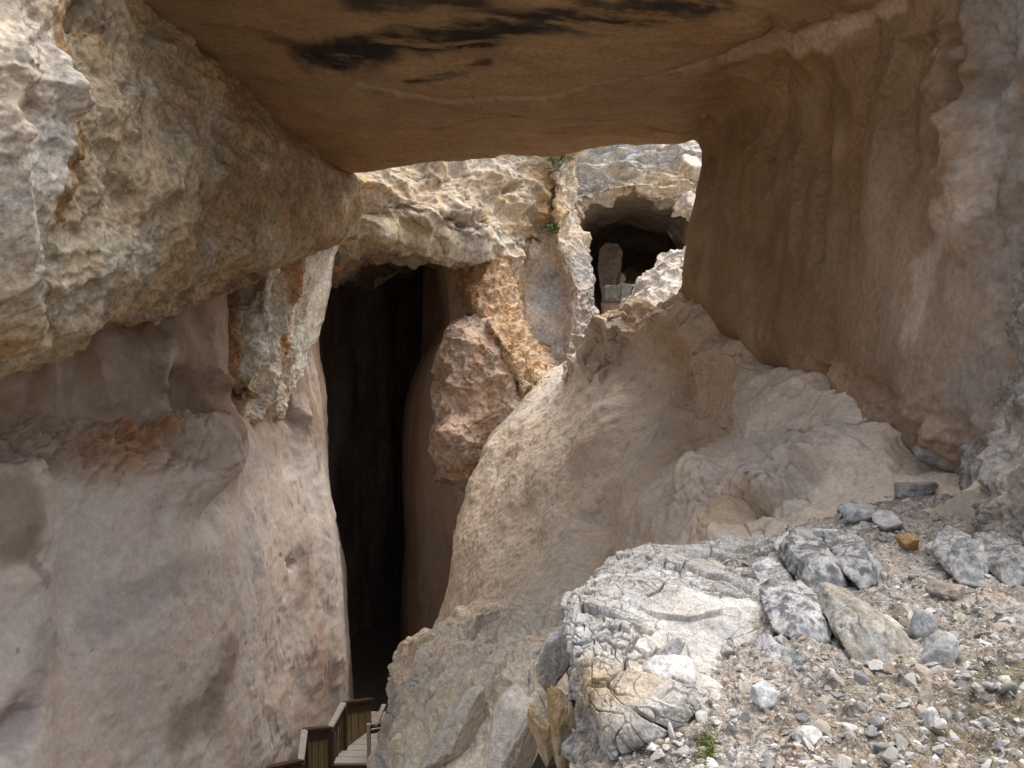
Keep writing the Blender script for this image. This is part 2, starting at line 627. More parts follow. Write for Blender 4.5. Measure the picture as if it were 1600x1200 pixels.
for k, x in enumerate(range(1170, 1570, 34)):
    y0 = 40 + (1500 - x) * .12 + rf_.uniform(-25, 25)
    y1 = rf_.uniform(230, 420)
    s.bump([(x + rf_.uniform(-8, 8), y0), (x + rf_.uniform(-14, 6), (y0 + y1) / 2), (x + rf_.uniform(-22, 4), y1)], rf_.uniform(.09, .15), rf_.uniform(.05, .11) * (1 if k % 2 else -.8), warp=.07, seed=40 + k)
lowm = wallm * (1 - smooth(s.dist([(1240, 575), (1370, 640), (1500, 690)], .1), .1, .4))
s.facet(.35, .4, 37, mask=lowm)
s.rough(.14, .25, 6, .65, 38, mask=lowm)
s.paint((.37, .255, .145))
s.paint((.235, .155, .088), wallm)  # side wall darker than the ceiling: its shade is put into the colour
s.veins(2.2, (.31, .19, .09), .7, -.1, .5, stretch=(1.8, .8, 1), seed=21)
s.veins(1.2, (.42, .32, .21), .5, .05, .5, stretch=(2, .7, 1), seed=22)
s.veins(.35, (.28, .19, .11), .35, .1, .5, stretch=(1.5, .8, 1), seed=24)
fl = fbm(s.base, .7, 3, .5, 23, False, (1, 1, 2.4))
s.paint((.34, .24, .155), .5 * wallm * smooth(fl, .05, .5))
s.paint((.19, .12, .065), .45 * wallm * smooth(-fl, .05, .5))
s.paint((.36, .285, .215), .8 * wallm * smooth(s.px, 1240, 1480) * smooth(s.py, 230, 480))
s.stain([(560, 150), (700, 163), (860, 160), (1000, 141), (1150, 102), (1300, 60), (1385, 20)], .10, (.50, .40, .29), .75, warp=.07, seed=8)
s.stain([(1150, 108), (1230, 85), (1310, 55)], .22, (.55, .45, .36), .6, seed=9)
mot = smooth(fbm(s.base, .5, 7, .66, 27, False, (2.6, .6, 1)), -.22, .12)
lipm = smooth(s.base[..., 1], 14.2, 15.2) * (1 - wallm)
s.rough(.07, .5, 6, .62, 28, mask=lipm)
s.facet(.09, .6, 29, (1.5, 1, .6), mask=lipm)
soot = [([(500, 100), (600, 85), (700, 70), (800, 45)], .34, 1.0), ([(560, 3), (640, -5), (720, -12)], .3, .9), ([(840, 45), (930, 40), (1010, 30), (1100, 18)], .22, .95),
        ([(640, 132), (700, 126), (760, 115)], .07, .8), ([(780, 35), (860, 20), (930, 8)], .14, .8), ([(960, 20), (1050, 5), (1110, 0)], .14, .75), ([(430, 85), (500, 95)], .12, .5), ([(1190, 0), (1240, -5)], .12, .6)]
for pts, r, a in soot:
    s.stain(pts, r * 1.75, SOOT, a * (.2 + .8 * mot), warp=r * 1.3, soft=.75, seed=int(r * 100), wscale=.6)
for pts, r, a in [([(1438, 75), (1442, 105)], .09, .8), ([(1480, 75), (1500, 90)], .12, .6), ([(1455, 270), (1460, 300)], .12, .5), ([(1500, 330), (1440, 420), (1420, 520)], .25, .4),
                  ([(1560, 60), (1550, 200), (1520, 320)], .22, .5)]:
    s.stain(pts, r, (.62, .55, .48), a)
s.paint(GREY, .85 * grey_edge * smooth(fbm(s.base, .6, 5, .6, 44), -.5, .1))
s.stain([(1500, 600), (1480, 660)], .35, (.33, .30, .28), .7)
s.paint((.40, .29, .21), .6 * lowm)
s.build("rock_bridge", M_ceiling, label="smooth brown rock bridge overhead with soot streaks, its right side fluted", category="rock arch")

# ================================================================== LEFT OVERHANG
cols = [
    [(-620, -750, 5.9), (-620, -250, 5.5), (-620, -60, 5.5), (-620, 120, 5.3), (-620, 270, 5.3), (-620, 430, 5.7), (-620, 560, 6.3), (-620, 585, 7.5), (-620, 590, 10)],
    [(0, -750, 7), (0, -250, 6.6), (0, -60, 6.6), (0, 110, 6.4), (0, 260, 6.4), (0, 420, 6.8), (0, 530, 7.4), (0, 548, 8.6), (0, 552, 11)],
    [(60, -750, 7.4), (60, -250, 7), (60, -60, 7), (60, 100, 6.8), (65, 250, 6.8), (60, 400, 7.3), (60, 512, 7.9), (60, 530, 9), (60, 535, 11.5)],
    [(110, -750, 8), (110, -250, 7.6), (110, -50, 7.6), (118, 100, 7.3), (120, 260, 7.4), (110, 390, 7.75), (110, 500, 8.4), (115, 515, 9.8), (120, 520, 12)],
    [(170, -700, 9.4), (170, -220, 9.2), (165, -40, 9), (165, 100, 8.4), (175, 250, 8.3), (180, 390, 8.6), (185, 478, 9.2), (190, 494, 10.5), (195, 500, 12.6)],
    [(250, -600, 10.8), (250, -180, 10.6), (245, -10, 10.3), (250, 110, 9.6), (255, 250, 9.2), (260, 370, 9.5), (265, 455, 10.2), (270, 470, 11.4), (275, 478, 13.5)],
    [(330, -500, 12), (330, -100, 11.6), (320, 60, 11.4), (330, 150, 11), (340, 260, 10.7), (340, 370, 11), (340, 435, 11.6), (345, 445, 12.6), (345, 452, 14.5)],
    [(420, -400, 13.4), (420, 20, 13), (405, 160, 12.8), (415, 210, 12.5), (420, 290, 12.4), (420, 360, 12.6), (420, 408, 13), (420, 420, 13.8), (420, 430, 15.6)],
    [(490, -60, 15.2), (490, 100, 14.5), (480, 215, 14.2), (490, 250, 14.1), (495, 300, 14.1), (500, 345, 14.3), (500, 376, 14.6), (500, 386, 15.3), (500, 395, 17)],
    [(570, 60, 16.6), (570, 150, 16), (550, 255, 15.8), (560, 275, 15.7), (565, 305, 15.8), (565, 335, 16), (560, 358, 16.3), (560, 370, 16.8), (560, 380, 18)],
]
s = Surf(ctrl(cols).transpose(1, 0, 2), 1.9, cap=640)
rf = (1 - smooth(s.px, 330, 480) * .75) * (1 - .75 * np.exp(-(s.dist([(55, 330), (65, 400)]) / .5) ** 2))
s.rough(.34, 1.8, 4, .5, 61, mask=rf).renorm()
s.facet(.42, .9, 62, (1.3, 1.3, .8), mask=rf)
s.facet(.2, .3, 63, (1.2, 1.2, .8), mask=rf)
s.rough(.15, .4, 8, .68, 64, mask=rf)
s.push(-.10 * rf * smooth(fbm(s.base, .28, 5, .6, 70), .3, .6))
s.rough(.05, .4, 5, .5, 65, stretch=(1, 1, 2.5))
s.bump([(105, 60), (122, 200), (120, 280)], .25, .1, warp=.1)
s.bump([(150, 60), (150, 200), (140, 330)], .3, -.12, warp=.1)
s.paint((.55, .455, .315))
s.veins(1.1, OCHRE, .75, -.05, .35, seed=66)
s.veins(.7, (.62, .56, .47), .7, .05, .4, seed=67)
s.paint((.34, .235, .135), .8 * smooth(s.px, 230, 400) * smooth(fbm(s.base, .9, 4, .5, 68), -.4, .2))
s.stain([(20, 20), (60, 160), (40, 260), (60, 330)], 1.0, (.66, .61, .53), .85, soft=.7, warp=.5)
s.stain([(100, 90), (95, 250)], .4, WHITE, .7, warp=.3)
s.stain([(20, 350), (60, 340)], .35, (.70, .68, .66), .8, warp=.3)
s.stain([(130, 60), (130, 260), (110, 340)], .22, (.36, .22, .10), .8, warp=.15)
s.stain([(130, 10), (150, 20)], .25, SOOT, .6)
s.stain([(350, 190), (345, 240)], .42, (.62, .58, .50), .7, warp=.3)
s.stain([(220, 150), (215, 155)], .16, (.72, .68, .62), .7)
s.stain([(30, 420), (130, 440), (200, 430)], .7, (.60, .55, .45), .6, warp=.4)
s.veins(.35, (.30, .22, .14), .5, .25, .5, seed=69)
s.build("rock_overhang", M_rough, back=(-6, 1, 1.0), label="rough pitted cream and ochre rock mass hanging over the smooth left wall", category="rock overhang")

# ================================================================== CLIFF FACE OVER THE TALL CAVE
cols = [
    [(470, 190, 19.6), (470, 240, 18.5), (470, 300, 18.2), (470, 345, 18.3), (470, 380, 18.6), (470, 395, 19), (470, 405, 20.8)],
    [(530, 190, 19.8), (530, 240, 18.6), (530, 300, 18.3), (530, 345, 18.3), (525, 375, 18.8), (515, 410, 19.6), (515, 440, 20.95)],
    [(600, 190, 20.2), (600, 240, 19), (600, 300, 18.8), (600, 340, 18.8), (600, 372, 19.1), (600, 396, 19.7), (600, 405, 21.1)],
    [(680, 190, 20.53), (680, 240, 19.4), (680, 300, 19.1), (680, 340, 19), (680, 375, 19.2), (680, 402, 19.8), (680, 412, 21.1)],
    [(760, 190, 20.71), (760, 240, 20), (760, 300, 19.6), (760, 345, 19.4), (760, 385, 19.5), (765, 418, 20), (765, 428, 21.1)],
    [(830, 190, 21.01), (825, 240, 20.65), (825, 300, 20.5), (825, 345, 20.4), (820, 380, 20.53), (810, 405, 20.65), (810, 415, 21.25)],
    [(865, 195, 21.6), (862, 240, 21.1), (862, 290, 20.95), (860, 340, 20.89), (850, 375, 20.92), (835, 395, 20.95), (830, 400, 21.5)],
    [(885, 200, 23.6), (880, 240, 22.5), (880, 290, 22), (875, 340, 21.5), (865, 375, 21.31), (850, 390, 21.31), (845, 395, 22.5)],
]
s = Surf(ctrl(cols).transpose(1, 0, 2), 1.5, cap=560)
RY = np.array(Matrix.Rotation(.45, 3, 'Y'))
s.rough(.3, 2.2, 4, .5, 71, stretch=(1.6, 1, .8)).renorm()
s.facet(.9, 1.3, 72, (1.8, 1.2, .7), rot=RY)
s.facet(.45, .4, 73, (1.6, 1, .7), rot=RY)
s.chunks(1.3, .0, .1, .035, .7, 77, (1.7, 1.2, .7), .4, rot=RY)
s.rough(.2, .45, 8, .68, 74, stretch=(1.3, 1, .8))
for pts, r, a in [([(560, 345), (610, 325), (660, 318)], .25, -.35), ([(660, 290), (720, 262), (760, 255)], .22, -.28), ([(690, 350), (740, 345)], .2, -.25),
                  ([(700, 348), (715, 340)], .1, -.3), ([(795, 295), (815, 288)], .12, -.4), ([(764, 327), (766, 330)], .06, -.3),
                  ([(720, 355), (770, 345)], .10, -.3), ([(600, 360), (700, 380), (790, 405)], .5, .25)]:
    s.bump(pts, r, a, warp=.1)
s.paint((.55, .465, .36))
s.veins(1.0, (.52, .385, .235), .75, -.02, .4, seed=75, stretch=(1.6, 1, .7))
s.veins(.8, (.66, .60, .50), .75, .05, .4, seed=76)
s.stain([(720, 360), (780, 390), (800, 395)], .7, (.55, .51, .45), .7, warp=.4)
s.stain([(560, 350), (640, 360), (700, 385)], .5, (.56, .49, .34), .7, warp=.3)
s.stain([(740, 250), (800, 250)], .5, (.62, .55, .46), .6, warp=.3)
s.stain([(825, 400), (850, 360), (870, 280)], .35, (.55, .38, .18), .7, warp=.25)
s.stain([(500, 400), (540, 400), (600, 395)], .3, (.45, .24, .10), .8, warp=.2)
s.stain([(606, 290)], .12, (.75, .72, .68), .8)
s.build("cliff_face", M_far, back=(0, 4, 0), label="cream and ochre cliff face bulging above the mouth of the tall dark cave", category="cliff")

# ================================================================== SMOOTH LEFT WALL
def row(ys, Ys, xs=(-700, 0, 100, 200, 300, 350, 385, 430, 490, 520, 524)):
    return [(x, y, Y) for x, y, Y in zip(xs, ys, Ys)]


rows = [
    row((440, 450, 440, 420, 400, 390, 385, 380, 380, 390, 390), (8.8, 10.8, 11.6, 12.5, 13.5, 14.2, 15.6, 17, 18, 18.8, 21), (-700, 0, 100, 200, 300, 345, 365, 420, 480, 497, 500)),
    row((600, 570, 560, 545, 530, 520, 515, 520, 520, 520, 520), (7.8, 9.8, 10.6, 11.6, 12.7, 13.7, 15.2, 16.6, 17.6, 18.2, 21), (-700, 0, 100, 200, 300, 352, 362, 430, 475, 492, 494)),
    row((680, 660, 645, 630, 620, 615, 620, 620, 620, 620, 620), (7.6, 9.6, 10.5, 11.4, 12.4, 13.2, 14.8, 16.3, 17.4, 18.1, 21), (-700, 0, 100, 200, 300, 348, 366, 430, 480, 500, 502)),
    row((760, 740, 720, 700, 690, 680, 690, 700, 700, 700, 700), (7.2, 9.25, 10.1, 10.9, 11.6, 12.15, 13.9, 16.0, 17.2, 18.0, 21), (-700, 0, 100, 200, 300, 362, 388, 430, 485, 508, 510)),
    row((860, 830, 800, 780, 775, 770, 780, 790, 790, 790, 790), (7, 9.1, 10.0, 10.8, 11.7, 12.5, 14.2, 15.8, 17.1, 17.9, 21), (-700, 0, 100, 200, 300, 352, 388, 430, 490, 516, 518)),
    row((960, 930, 915, 905, 895, 890, 890, 890, 890, 890, 890), (7, 9.2, 10.1, 10.9, 11.9, 12.9, 14.4, 15.7, 17, 17.9, 21), (-700, 0, 100, 200, 300, 358, 402, 440, 500, 533, 536)),
    row((1060, 1030, 1015, 1010, 1000, 1000, 1000, 1000, 1000, 1000, 1000), (6.9, 9.1, 10.0, 10.8, 11.9, 12.9, 14.4, 15.6, 16.9, 17.8, 21), (-700, 0, 100, 200, 300, 360, 405, 445, 505, 541, 544)),
    row((1180, 1150, 1140, 1130, 1120, 1120, 1120, 1120, 1120, 1110, 1110), (6.8, 9, 9.9, 10.8, 11.8, 12.9, 14.4, 15.5, 16.9, 17.8, 21), (-700, 0, 100, 200, 300, 360, 405, 450, 510, 547, 550)),
    row((1350, 1330, 1320, 1310, 1310, 1300, 1300, 1300, 1300, 1290, 1290), (6.6, 8.8, 9.7, 10.6, 11.7, 12.7, 14.2, 15.3, 16.8, 17.7, 21), (-700, 0, 100, 200, 300, 360, 405, 450, 515, 553, 556)),
    row((2200, 2000, 1900, 1800, 1700, 1650, 1600, 1550, 1500, 1450, 1450), (6.4, 8.6, 9.5, 10.4, 11.5, 12.5, 14, 15.2, 16.7, 17.7, 21), (-700, 0, 100, 200, 300, 360, 405, 450, 515, 555, 558)),
]
s = Surf(rows, 1.9, cap=660)
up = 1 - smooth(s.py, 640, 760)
s.rough(.14, 2.2, 3, .4, 81)
s.rough(.05, .8, 5, .5, 82, stretch=(1, 1, 1.6))
s.rough(.12, .7, 4, .45, 83, stretch=(1, 1, 2.6), mask=up)
s.rough(.025, .25, 5, .55, 84)
s.facet(.12, .5, 98, (1, 1, 1.5), mask=smooth(fbm(s.base, 1.1, 3, .5, 99), .05, .3))
led = 1 - smooth(s.dist([(40, 690), (120, 690), (210, 685), (290, 680)], .12), .2, .55)
s.rough(.2, .35, 8, .74, 85, mask=led)
s.facet(.25, .3, 86, mask=led)
s.facet(.22, .1, 78, mask=led)
led2 = 1 - smooth(s.dist([(270, 690), (345, 680), (370, 710)], .12), .2, .6)
s.facet(.25, .45, 87, mask=led2)
s.rough(.16, .3, 7, .66, 80, mask=led2)
for pts, r, a in [([(335, 690), (350, 735), (318, 765)], .5, .2), ([(285, 790), (325, 805), (355, 812)], .35, -.22), ([(190, 560), (170, 620)], .45, -.25), ([(290, 600), (300, 630)], .28, -.4), ([(265, 540), (255, 600)], .14, .18),
                  ([(335, 590), (345, 600)], .15, .22), ([(20, 800), (30, 760)], .3, .12), ([(5, 1150), (40, 1120)], .18, -.25), ([(455, 640), (465, 650)], .22, -.3), ([(475, 645), (480, 650)], .16, .2),
                  ([(470, 690), (465, 720)], .3, -.15), ([(458, 875), (462, 880)], .1, -.15), ([(372, 780), (360, 800)], .3, -.3), ([(395, 800), (410, 900), (400, 1050), (405, 1180)], .25, .12),
                  ([(340, 1110), (350, 1160)], .35, -.1), ([(150, 690), (240, 690)], .4, .1)]:
    s.bump(pts, r, a, warp=.08)
pit = smooth(fbm(s.base, .3, 4, .6, 88), .42, .6) * smooth(s.px, 350, 430)
s.push(-.06 * pit)
s.paint((.65, .59, .535))
s.paint((.28, .19, .125), .92 * up)  # stained brown upper wall, with shade under the overhang painted in
s.veins(1.8, (.60, .535, .475), .5, -.1, .4, seed=89)
s.veins(.9, (.64, .59, .545), .55, .0, .4, seed=90, stretch=(1, 1, 1.6))
s.veins(.5, (.50, .44, .40), .45, .15, .5, seed=79)
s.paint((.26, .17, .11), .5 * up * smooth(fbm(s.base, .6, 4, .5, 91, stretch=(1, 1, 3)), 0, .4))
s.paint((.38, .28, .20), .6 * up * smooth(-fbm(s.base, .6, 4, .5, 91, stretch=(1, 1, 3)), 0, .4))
mo = fbm(s.base, .16, 6, .65, 77)
s.stain([(100, 700), (200, 682), (300, 668)], .6, (.42, .29, .19), .85, warp=.5, soft=.95, wscale=.9)
s.stain([(190, 685), (225, 678), (262, 672)], .36, (.36, .15, .06), .95 * smooth(mo, -.2, .2), warp=.5, soft=.9, wscale=.7)
s.stain([(130, 698), (165, 692)], .22, (.36, .17, .08), .9 * smooth(mo, -.2, .2), warp=.35, soft=.9)
s.stain([(120, 695), (200, 685), (280, 675)], .45, (.20, .12, .08), .8 * smooth(-mo, .1, .35), warp=.45, soft=.9)
s.stain([(20, 690), (90, 700)], .45, (.36, .29, .23), .8, warp=.25)
s.stain([(10, 780), (20, 820)], .5, (.26, .20, .15), .8, warp=.2)
s.stain([(310, 680), (360, 700)], .4, (.46, .40, .34), .7, warp=.2)
s.stain([(60, 880), (80, 910)], .1, (.34, .29, .24), .7)
s.stain([(150, 960), (220, 930), (270, 910)], .35, (.36, .33, .31), .55, warp=.35)
s.stain([(30, 1140), (70, 1050), (80, 1000)], .3, (.34, .31, .30), .6, warp=.25)
s.stain([(300, 1130), (350, 1100), (370, 1020)], .5, (.33, .27, .22), .75, warp=.35)
s.stain([(395, 820), (400, 1000), (395, 1190)], .42, (.66, .62, .57), .65, warp=.2)  # bright streak on the crease: light from the gap painted in
s.stain([(480, 850), (485, 930)], .4, (.40, .33, .28), .5, warp=.3)
s.stain([(500, 1000), (510, 1100), (480, 1130)], .6, (.54, .41, .33), .7, warp=.4)
s.stain([(480, 640), (460, 700)], .35, (.50, .46, .43), .5)
s.stain([(380, 640), (440, 640)], .25, (.50, .33, .2), .5)
s.paint((.22, .16, .13), .7 * pit)
sp = smooth(fbm(s.base, .11, 3, .6, 92, False, (1, 1, 1.7)), .42, .52) * smooth(fbm(s.base, 1.2, 3, .5, 94), -.1, .25)
s.paint((.24, .18, .15), .75 * sp)
scr = smooth(1 - np.abs(fbm(s.base, .5, 4, .55, 95, False, (.6, .6, 5))) * 9, .2, .9) * smooth(s.px, 380, 440) * smooth(fbm(s.base, .6, 3, .5, 96), 0, .3)
s.push(-.03 * scr)
s.paint((.40, .31, .26), .5 * scr)
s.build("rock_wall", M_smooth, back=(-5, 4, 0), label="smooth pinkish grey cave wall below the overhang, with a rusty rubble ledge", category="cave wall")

# ================================================================== HANGING WEDGE
rows = [
    [(320, 390, 15.1), (385, 380, 15), (430, 375, 15.05), (485, 370, 15.6), (525, 375, 17.5)],
    [(325, 440, 14.8), (385, 430, 15), (425, 425, 14.95), (470, 420, 15.6), (510, 425, 17.6)],
    [(328, 490, 14.7), (380, 480, 14.9), (415, 475, 14.85), (455, 470, 15.6), (498, 475, 17.6)],
    [(330, 540, 14.5), (378, 530, 14.8), (405, 525, 14.85), (440, 525, 15.6), (488, 525, 17.4)],
    [(335, 590, 14.3), (375, 585, 14.6), (398, 580, 14.65), (425, 585, 15.4), (470, 585, 17.2)],
    [(345, 630, 14.3), (376, 630, 14.4), (390, 630, 14.55), (408, 632, 15.2), (445, 632, 16.8)],
    [(378, 662, 15.1), (383, 664, 15), (390, 664, 15.25), (396, 662, 15.6), (415, 655, 16.8)],
]
s = Surf(rows, 1.4)
s.rough(.14, .9, 4, .5, 101, stretch=(1, 1, 1.8)).renorm()
sm = 1 - .85 * smooth(s.px, 445, 495)
s.facet(.5, .45, 102, (1, 1, 1.6), mask=sm)
s.rough(.18, .3, 8, .7, 103, mask=sm)
s.bump([(470, 400), (450, 480), (430, 560)], .18, -.3, warp=.08)
s.bump([(372, 600), (380, 610)], .12, -.35)
s.paint((.76, .71, .61))
s.veins(.5, (.60, .49, .35), .7, .0, .35, seed=104, stretch=(1, 1, 1.6))
s.stain([(362, 440), (360, 520), (364, 600)], .28, (.45, .24, .10), .9, warp=.15)
s.stain([(475, 430), (462, 500), (440, 600)], .3, (.46, .26, .12), .9, warp=.18)
s.stain([(385, 640), (400, 610)], .3, (.52, .37, .18), .8, warp=.15)
s.stain([(450, 400), (430, 480), (425, 550)], .22, (.72, .69, .65), .7, warp=.12)
s.build("rock_wedge", M_rough, back=(-.3, 2.2, .2), label="white and orange rock wedge hanging down the wall left of the tall cave", category="rock")

# ================================================================== TALL CAVE PASSAGE
loop = [(-6.9, -12), (-6.7, -7), (-6.6, -3), (-6.5, .8), (-6.0, 2.8), (-4.2, 3.7), (-2.6, 3.5), (-1.4, 2.2), (-1.3, -2), (-1.6, -6), (-1.4, -12), (-4.2, -12.2)]
rows = []
for Y, dx, sc, sz in ((24.3, 0, 1, 1), (25.3, 0, 1.2, 1.02), (29, .6, 1.35, 1.05), (36, 2.5, 1.4, 1.05), (43, 4, 1.4, 1.05), (48, 5, 1.3, 1), (50, 5, .1, .1)):
    rows.append([('w', (x + 4.2) * sc - 4.2 + dx, Y, (z + 4) * sz - 4) for x, z in loop])
s = Surf(rows, 4, flip=False, closed=True, cap=260)
cen = s.S.mean(1, keepdims=True)
if ((cen - s.S) * s.n()).sum() < 0:
    s.sgn = -s.sgn
s.rough(.3, 2.0, 5, .45, 111, stretch=(1, 1, 2))
s.paint((.62, .53, .48))
s.veins(1.5, (.25, .18, .15), .7, -.1, .4, seed=112, stretch=(1, 1, 3))
s.build("cave_passage", M_dark, label="tall dark passage receding behind the slot at the centre left", category="cave")

# ================================================================== SMOOTH JAMB RIGHT OF THE TALL CAVE
rows = [
    [(669, 370, 24), (677, 370, 21), (699, 380, 20.3), (740, 390, 19.9), (790, 395, 21.6), (850, 395, 24)],
    [(681, 450, 24), (697, 450, 20.9), (704, 450, 20.4), (745, 455, 20), (800, 460, 21.5), (850, 460, 23.5)],
    [(684, 505, 24), (699, 505, 20.9), (706, 508, 20.4), (750, 515, 20), (810, 520, 21.5), (850, 520, 23.5)],
    [(654, 570, 24), (664, 570, 21.2), (699, 565, 20.2), (750, 570, 19.8), (815, 575, 21.5), (850, 575, 23.5)],
    [(631, 640, 24.5), (643, 640, 21.5), (689, 640, 20.1), (750, 640, 19.7), (820, 640, 21.5), (850, 640, 23.5)],
    [(627, 740, 24.5), (640, 740, 21.5), (689, 740, 20), (745, 740, 19.6), (820, 740, 21.4), (850, 740, 23.5)],
    [(631, 850, 24.5), (646, 850, 21.5), (699, 850, 20.1), (745, 850, 19.7), (820, 850, 21.4), (850, 850, 23.5)],
    [(627, 1000, 24.5), (641, 1000, 21.5), (699, 1000, 20.2), (750, 1000, 19.8), (820, 1000, 21.4), (850, 1000, 23.5)],
    [(627, 1450, 24.5), (641, 1450, 21.5), (699, 1450, 20.2), (750, 1450, 19.8), (820, 1450, 21.4), (850, 1450, 23.5)],
]
s = Surf(rows, 1.8)
s.rough(.08, 1.4, 5, .5, 121, stretch=(1, 1, 2.2))
s.rough(.03, .3, 5, .55, 122)
stp = 1 - smooth(s.dist([(715, 750), (728, 790), (722, 830)], .12), .25, .6)
s.facet(.6, .4, 123, mask=stp)
s.rough(.14, .3, 6, .66, 127, mask=stp)
s.bump([(712, 752), (735, 765)], .35, .3, warp=.1)
s.paint((.55, .42, .32))
s.veins(1.0, (.58, .47, .39), .7, -.1, .4, seed=124, stretch=(1, 1, 2))
s.veins(.8, (.48, .32, .22), .6, .1, .4, seed=125, stretch=(1, 1, 2))
s.stain([(645, 620), (638, 800), (640, 980)], .5, (.47, .29, .17), .6)
s.stain([(690, 860), (700, 930)], .6, (.50, .41, .36), .6)
s.stain([(712, 752), (730, 790), (722, 830)], .35, (.60, .50, .40), .85, warp=.15)
s.build("rock_jamb", M_smooth, back=(1.2, 3.5, 0), label="smooth orange brown jamb along the right edge of the tall cave mouth", category="cave wall")

# ================================================================== ROUGH PINK PILLAR
rows = [
    [(713, 500, 19.95), (727, 494, 19.25), (765, 496, 19.05), (800, 515, 19.25), (850, 540, 20.05)],
    [(689, 540, 19.5), (709, 540, 18.95), (765, 550, 18.75), (810, 560, 18.95), (860, 580, 19.75)],
    [(678, 620, 19.4), (700, 620, 18.85), (760, 620, 18.65), (815, 620, 18.65), (870, 630, 19.25)],
    [(674, 690, 19.4), (693, 690, 18.5), (750, 690, 18.65), (810, 690, 18.65), (870, 690, 19.25)],
    [(677, 738, 19.4), (699, 740, 18.85), (745, 738, 18.75), (800, 745, 18.75), (870, 745, 19.25)],
    [(686, 756, 19.8), (702, 753, 19.75), (745, 748, 19.65), (800, 755, 19.65), (870, 755, 19.95)],
]
s = Surf(rows, 1.3)
s.rough(.12, .9, 4, .5, 131)
s.facet(.35, .6, 132, (1.2, 1, .8))
s.facet(.16, .2, 136)
s.chunks(.6, .0, .06, .04, .7, 137)
s.rough(.1, .35, 8, .66, 133)
s.paint((.58, .46, .37))
s.veins(.6, (.52, .35, .25), .7, -.05, .35, seed=134)
s.veins(.4, (.64, .56, .48), .7, .1, .4, seed=135)
s.stain([(700, 740), (740, 735)], .2, (.42, .26, .16), .7)
s.build("rock_pillar", M_far, back=(.6, 1.6, -.2), label="rough pale pink rock pillar between the tall cave and the rubble slope", category="rock")

# ================================================================== ORANGE SEAM
rows = [
    [(684, 380, 21), (702, 386, 19.9), (735, 395, 19.55), (788, 408, 19.45), (798, 410, 21.5)],
    [(700, 425, 20.8), (718, 430, 19.7), (752, 435, 19.35), (796, 440, 19.45), (803, 445, 21.3)],
    [(722, 470, 20.4), (738, 470, 19.3), (768, 475, 19.15), (806, 480, 19.35), (812, 480, 21)],
    [(745, 510, 19.8), (762, 510, 18.9), (788, 515, 18.9), (819, 520, 19.15), (824, 525, 20.8)],
    [(774, 550, 19.5), (790, 550, 18.7), (810, 555, 18.8), (835, 560, 19.05), (839, 560, 20.7)],
    [(793, 590, 19.4), (808, 590, 18.7), (824, 595, 18.8), (845, 600, 19.05), (849, 600, 20.6)],
    [(803, 660, 19.4), (820, 660, 18.7), (836, 660, 18.8), (856, 660, 19.05), (858, 660, 20.6)],
]
s = Surf(rows, 1.2)
rotm = np.array(Matrix.Rotation(-.95, 3, 'Y'))
s.rough(.14, .7, 4, .5, 141)
s.facet(.35, .35, 142, (2.6, 1, .6), rot=rotm)
s.facet(.16, .15, 146, (2, 1, .7), rot=rotm)
s.rough(.13, .3, 8, .7, 143)
s.paint((.55, .42, .29))
s.veins(.4, (.46, .28, .15), .8, -.1, .35, seed=144)
s.veins(.35, (.60, .47, .31), .7, .1, .4, seed=145)
s.stain([(700, 410), (740, 450)], .4, (.40, .20, .09), .7)
s.build("rock_seam", M_far, back=(.4, 1.5, 0), label="crumbly orange seam running diagonally down from the cave roof to the slope", category="rock")

# ================================================================== GREY WASHED WALL
rows = [
    [(740, 180, 23), (830, 180, 23), (860, 180, 23), (870, 180, 22.5), (888, 180, 23), (896, 180, 25), (900, 180, 30)],
    [(740, 240, 22.2), (830, 240, 22.2), (862, 240, 22), (870, 240, 21.4), (882, 240, 22), (887, 240, 24), (890, 240, 30)],
    [(740, 290, 22), (830, 290, 22), (865, 290, 21.4), (870, 290, 20.9), (884, 290, 21.6), (889, 290, 23.5), (892, 290, 30)],
    [(740, 340, 21.6), (835, 340, 21.4), (866, 340, 20.9), (873, 340, 20.6), (889, 340, 21.4), (894, 340, 23.5), (896, 340, 30)],
    [(735, 390, 20.9), (825, 390, 20.8), (860, 390, 20.8), (878, 390, 20.4), (902, 390, 21), (912, 395, 22.5), (915, 395, 30)],
    [(735, 450, 20.6), (825, 450, 20.7), (877, 450, 20.8), (901, 450, 20.3), (914, 450, 20.9), (919, 450, 22.5), (922, 450, 30)],
    [(740, 520, 20.4), (830, 520, 20.4), (877, 520, 20.5), (901, 520, 20.2), (914, 520, 20.9), (921, 520, 22.5), (924, 520, 30)],
    [(740, 660, 20.2), (830, 660, 20.2), (877, 660, 20.3), (901, 660, 20), (914, 660, 20.9), (922, 660, 22.5), (925, 660, 30)],
]
s = Surf(rows, 1.2)
nose = smooth(s.px + (s.py - 400) * -.12, 878, 892)
hi = 1 - smooth(s.py, 370, 420)
rg = np.maximum(nose, hi)
s.rough(.14, 1.0, 4, .5, 151)
s.facet(.5, .5, 152, (.8, 1, 1.7), mask=.15 + .85 * rg)
s.facet(.25, .2, 156, (.8, 1, 1.7), mask=.1 + .9 * rg)
s.rough(.18, .35, 8, .68, 153, mask=.1 + .9 * rg)
s.bump([(868, 400), (888, 440), (896, 520)], .1, -.16, warp=.05)
s.paint((.58, .50, .42))
s.veins(.6, (.64, .58, .51), .6, 0, .35, seed=154)
s.stain([(862, 430), (868, 500), (865, 560)], .7, (.43, .42, .40), .95, warp=.3, soft=.7)
s.stain([(835, 560), (890, 540)], .4, (.42, .42, .42), .8, warp=.3)
s.paint((.50, .48, .45), .8 * nose)
s.paint((.62, .53, .40), .7 * hi)
s.stain([(870, 290), (880, 330)], .4, (.52, .36, .18), .7, warp=.25)
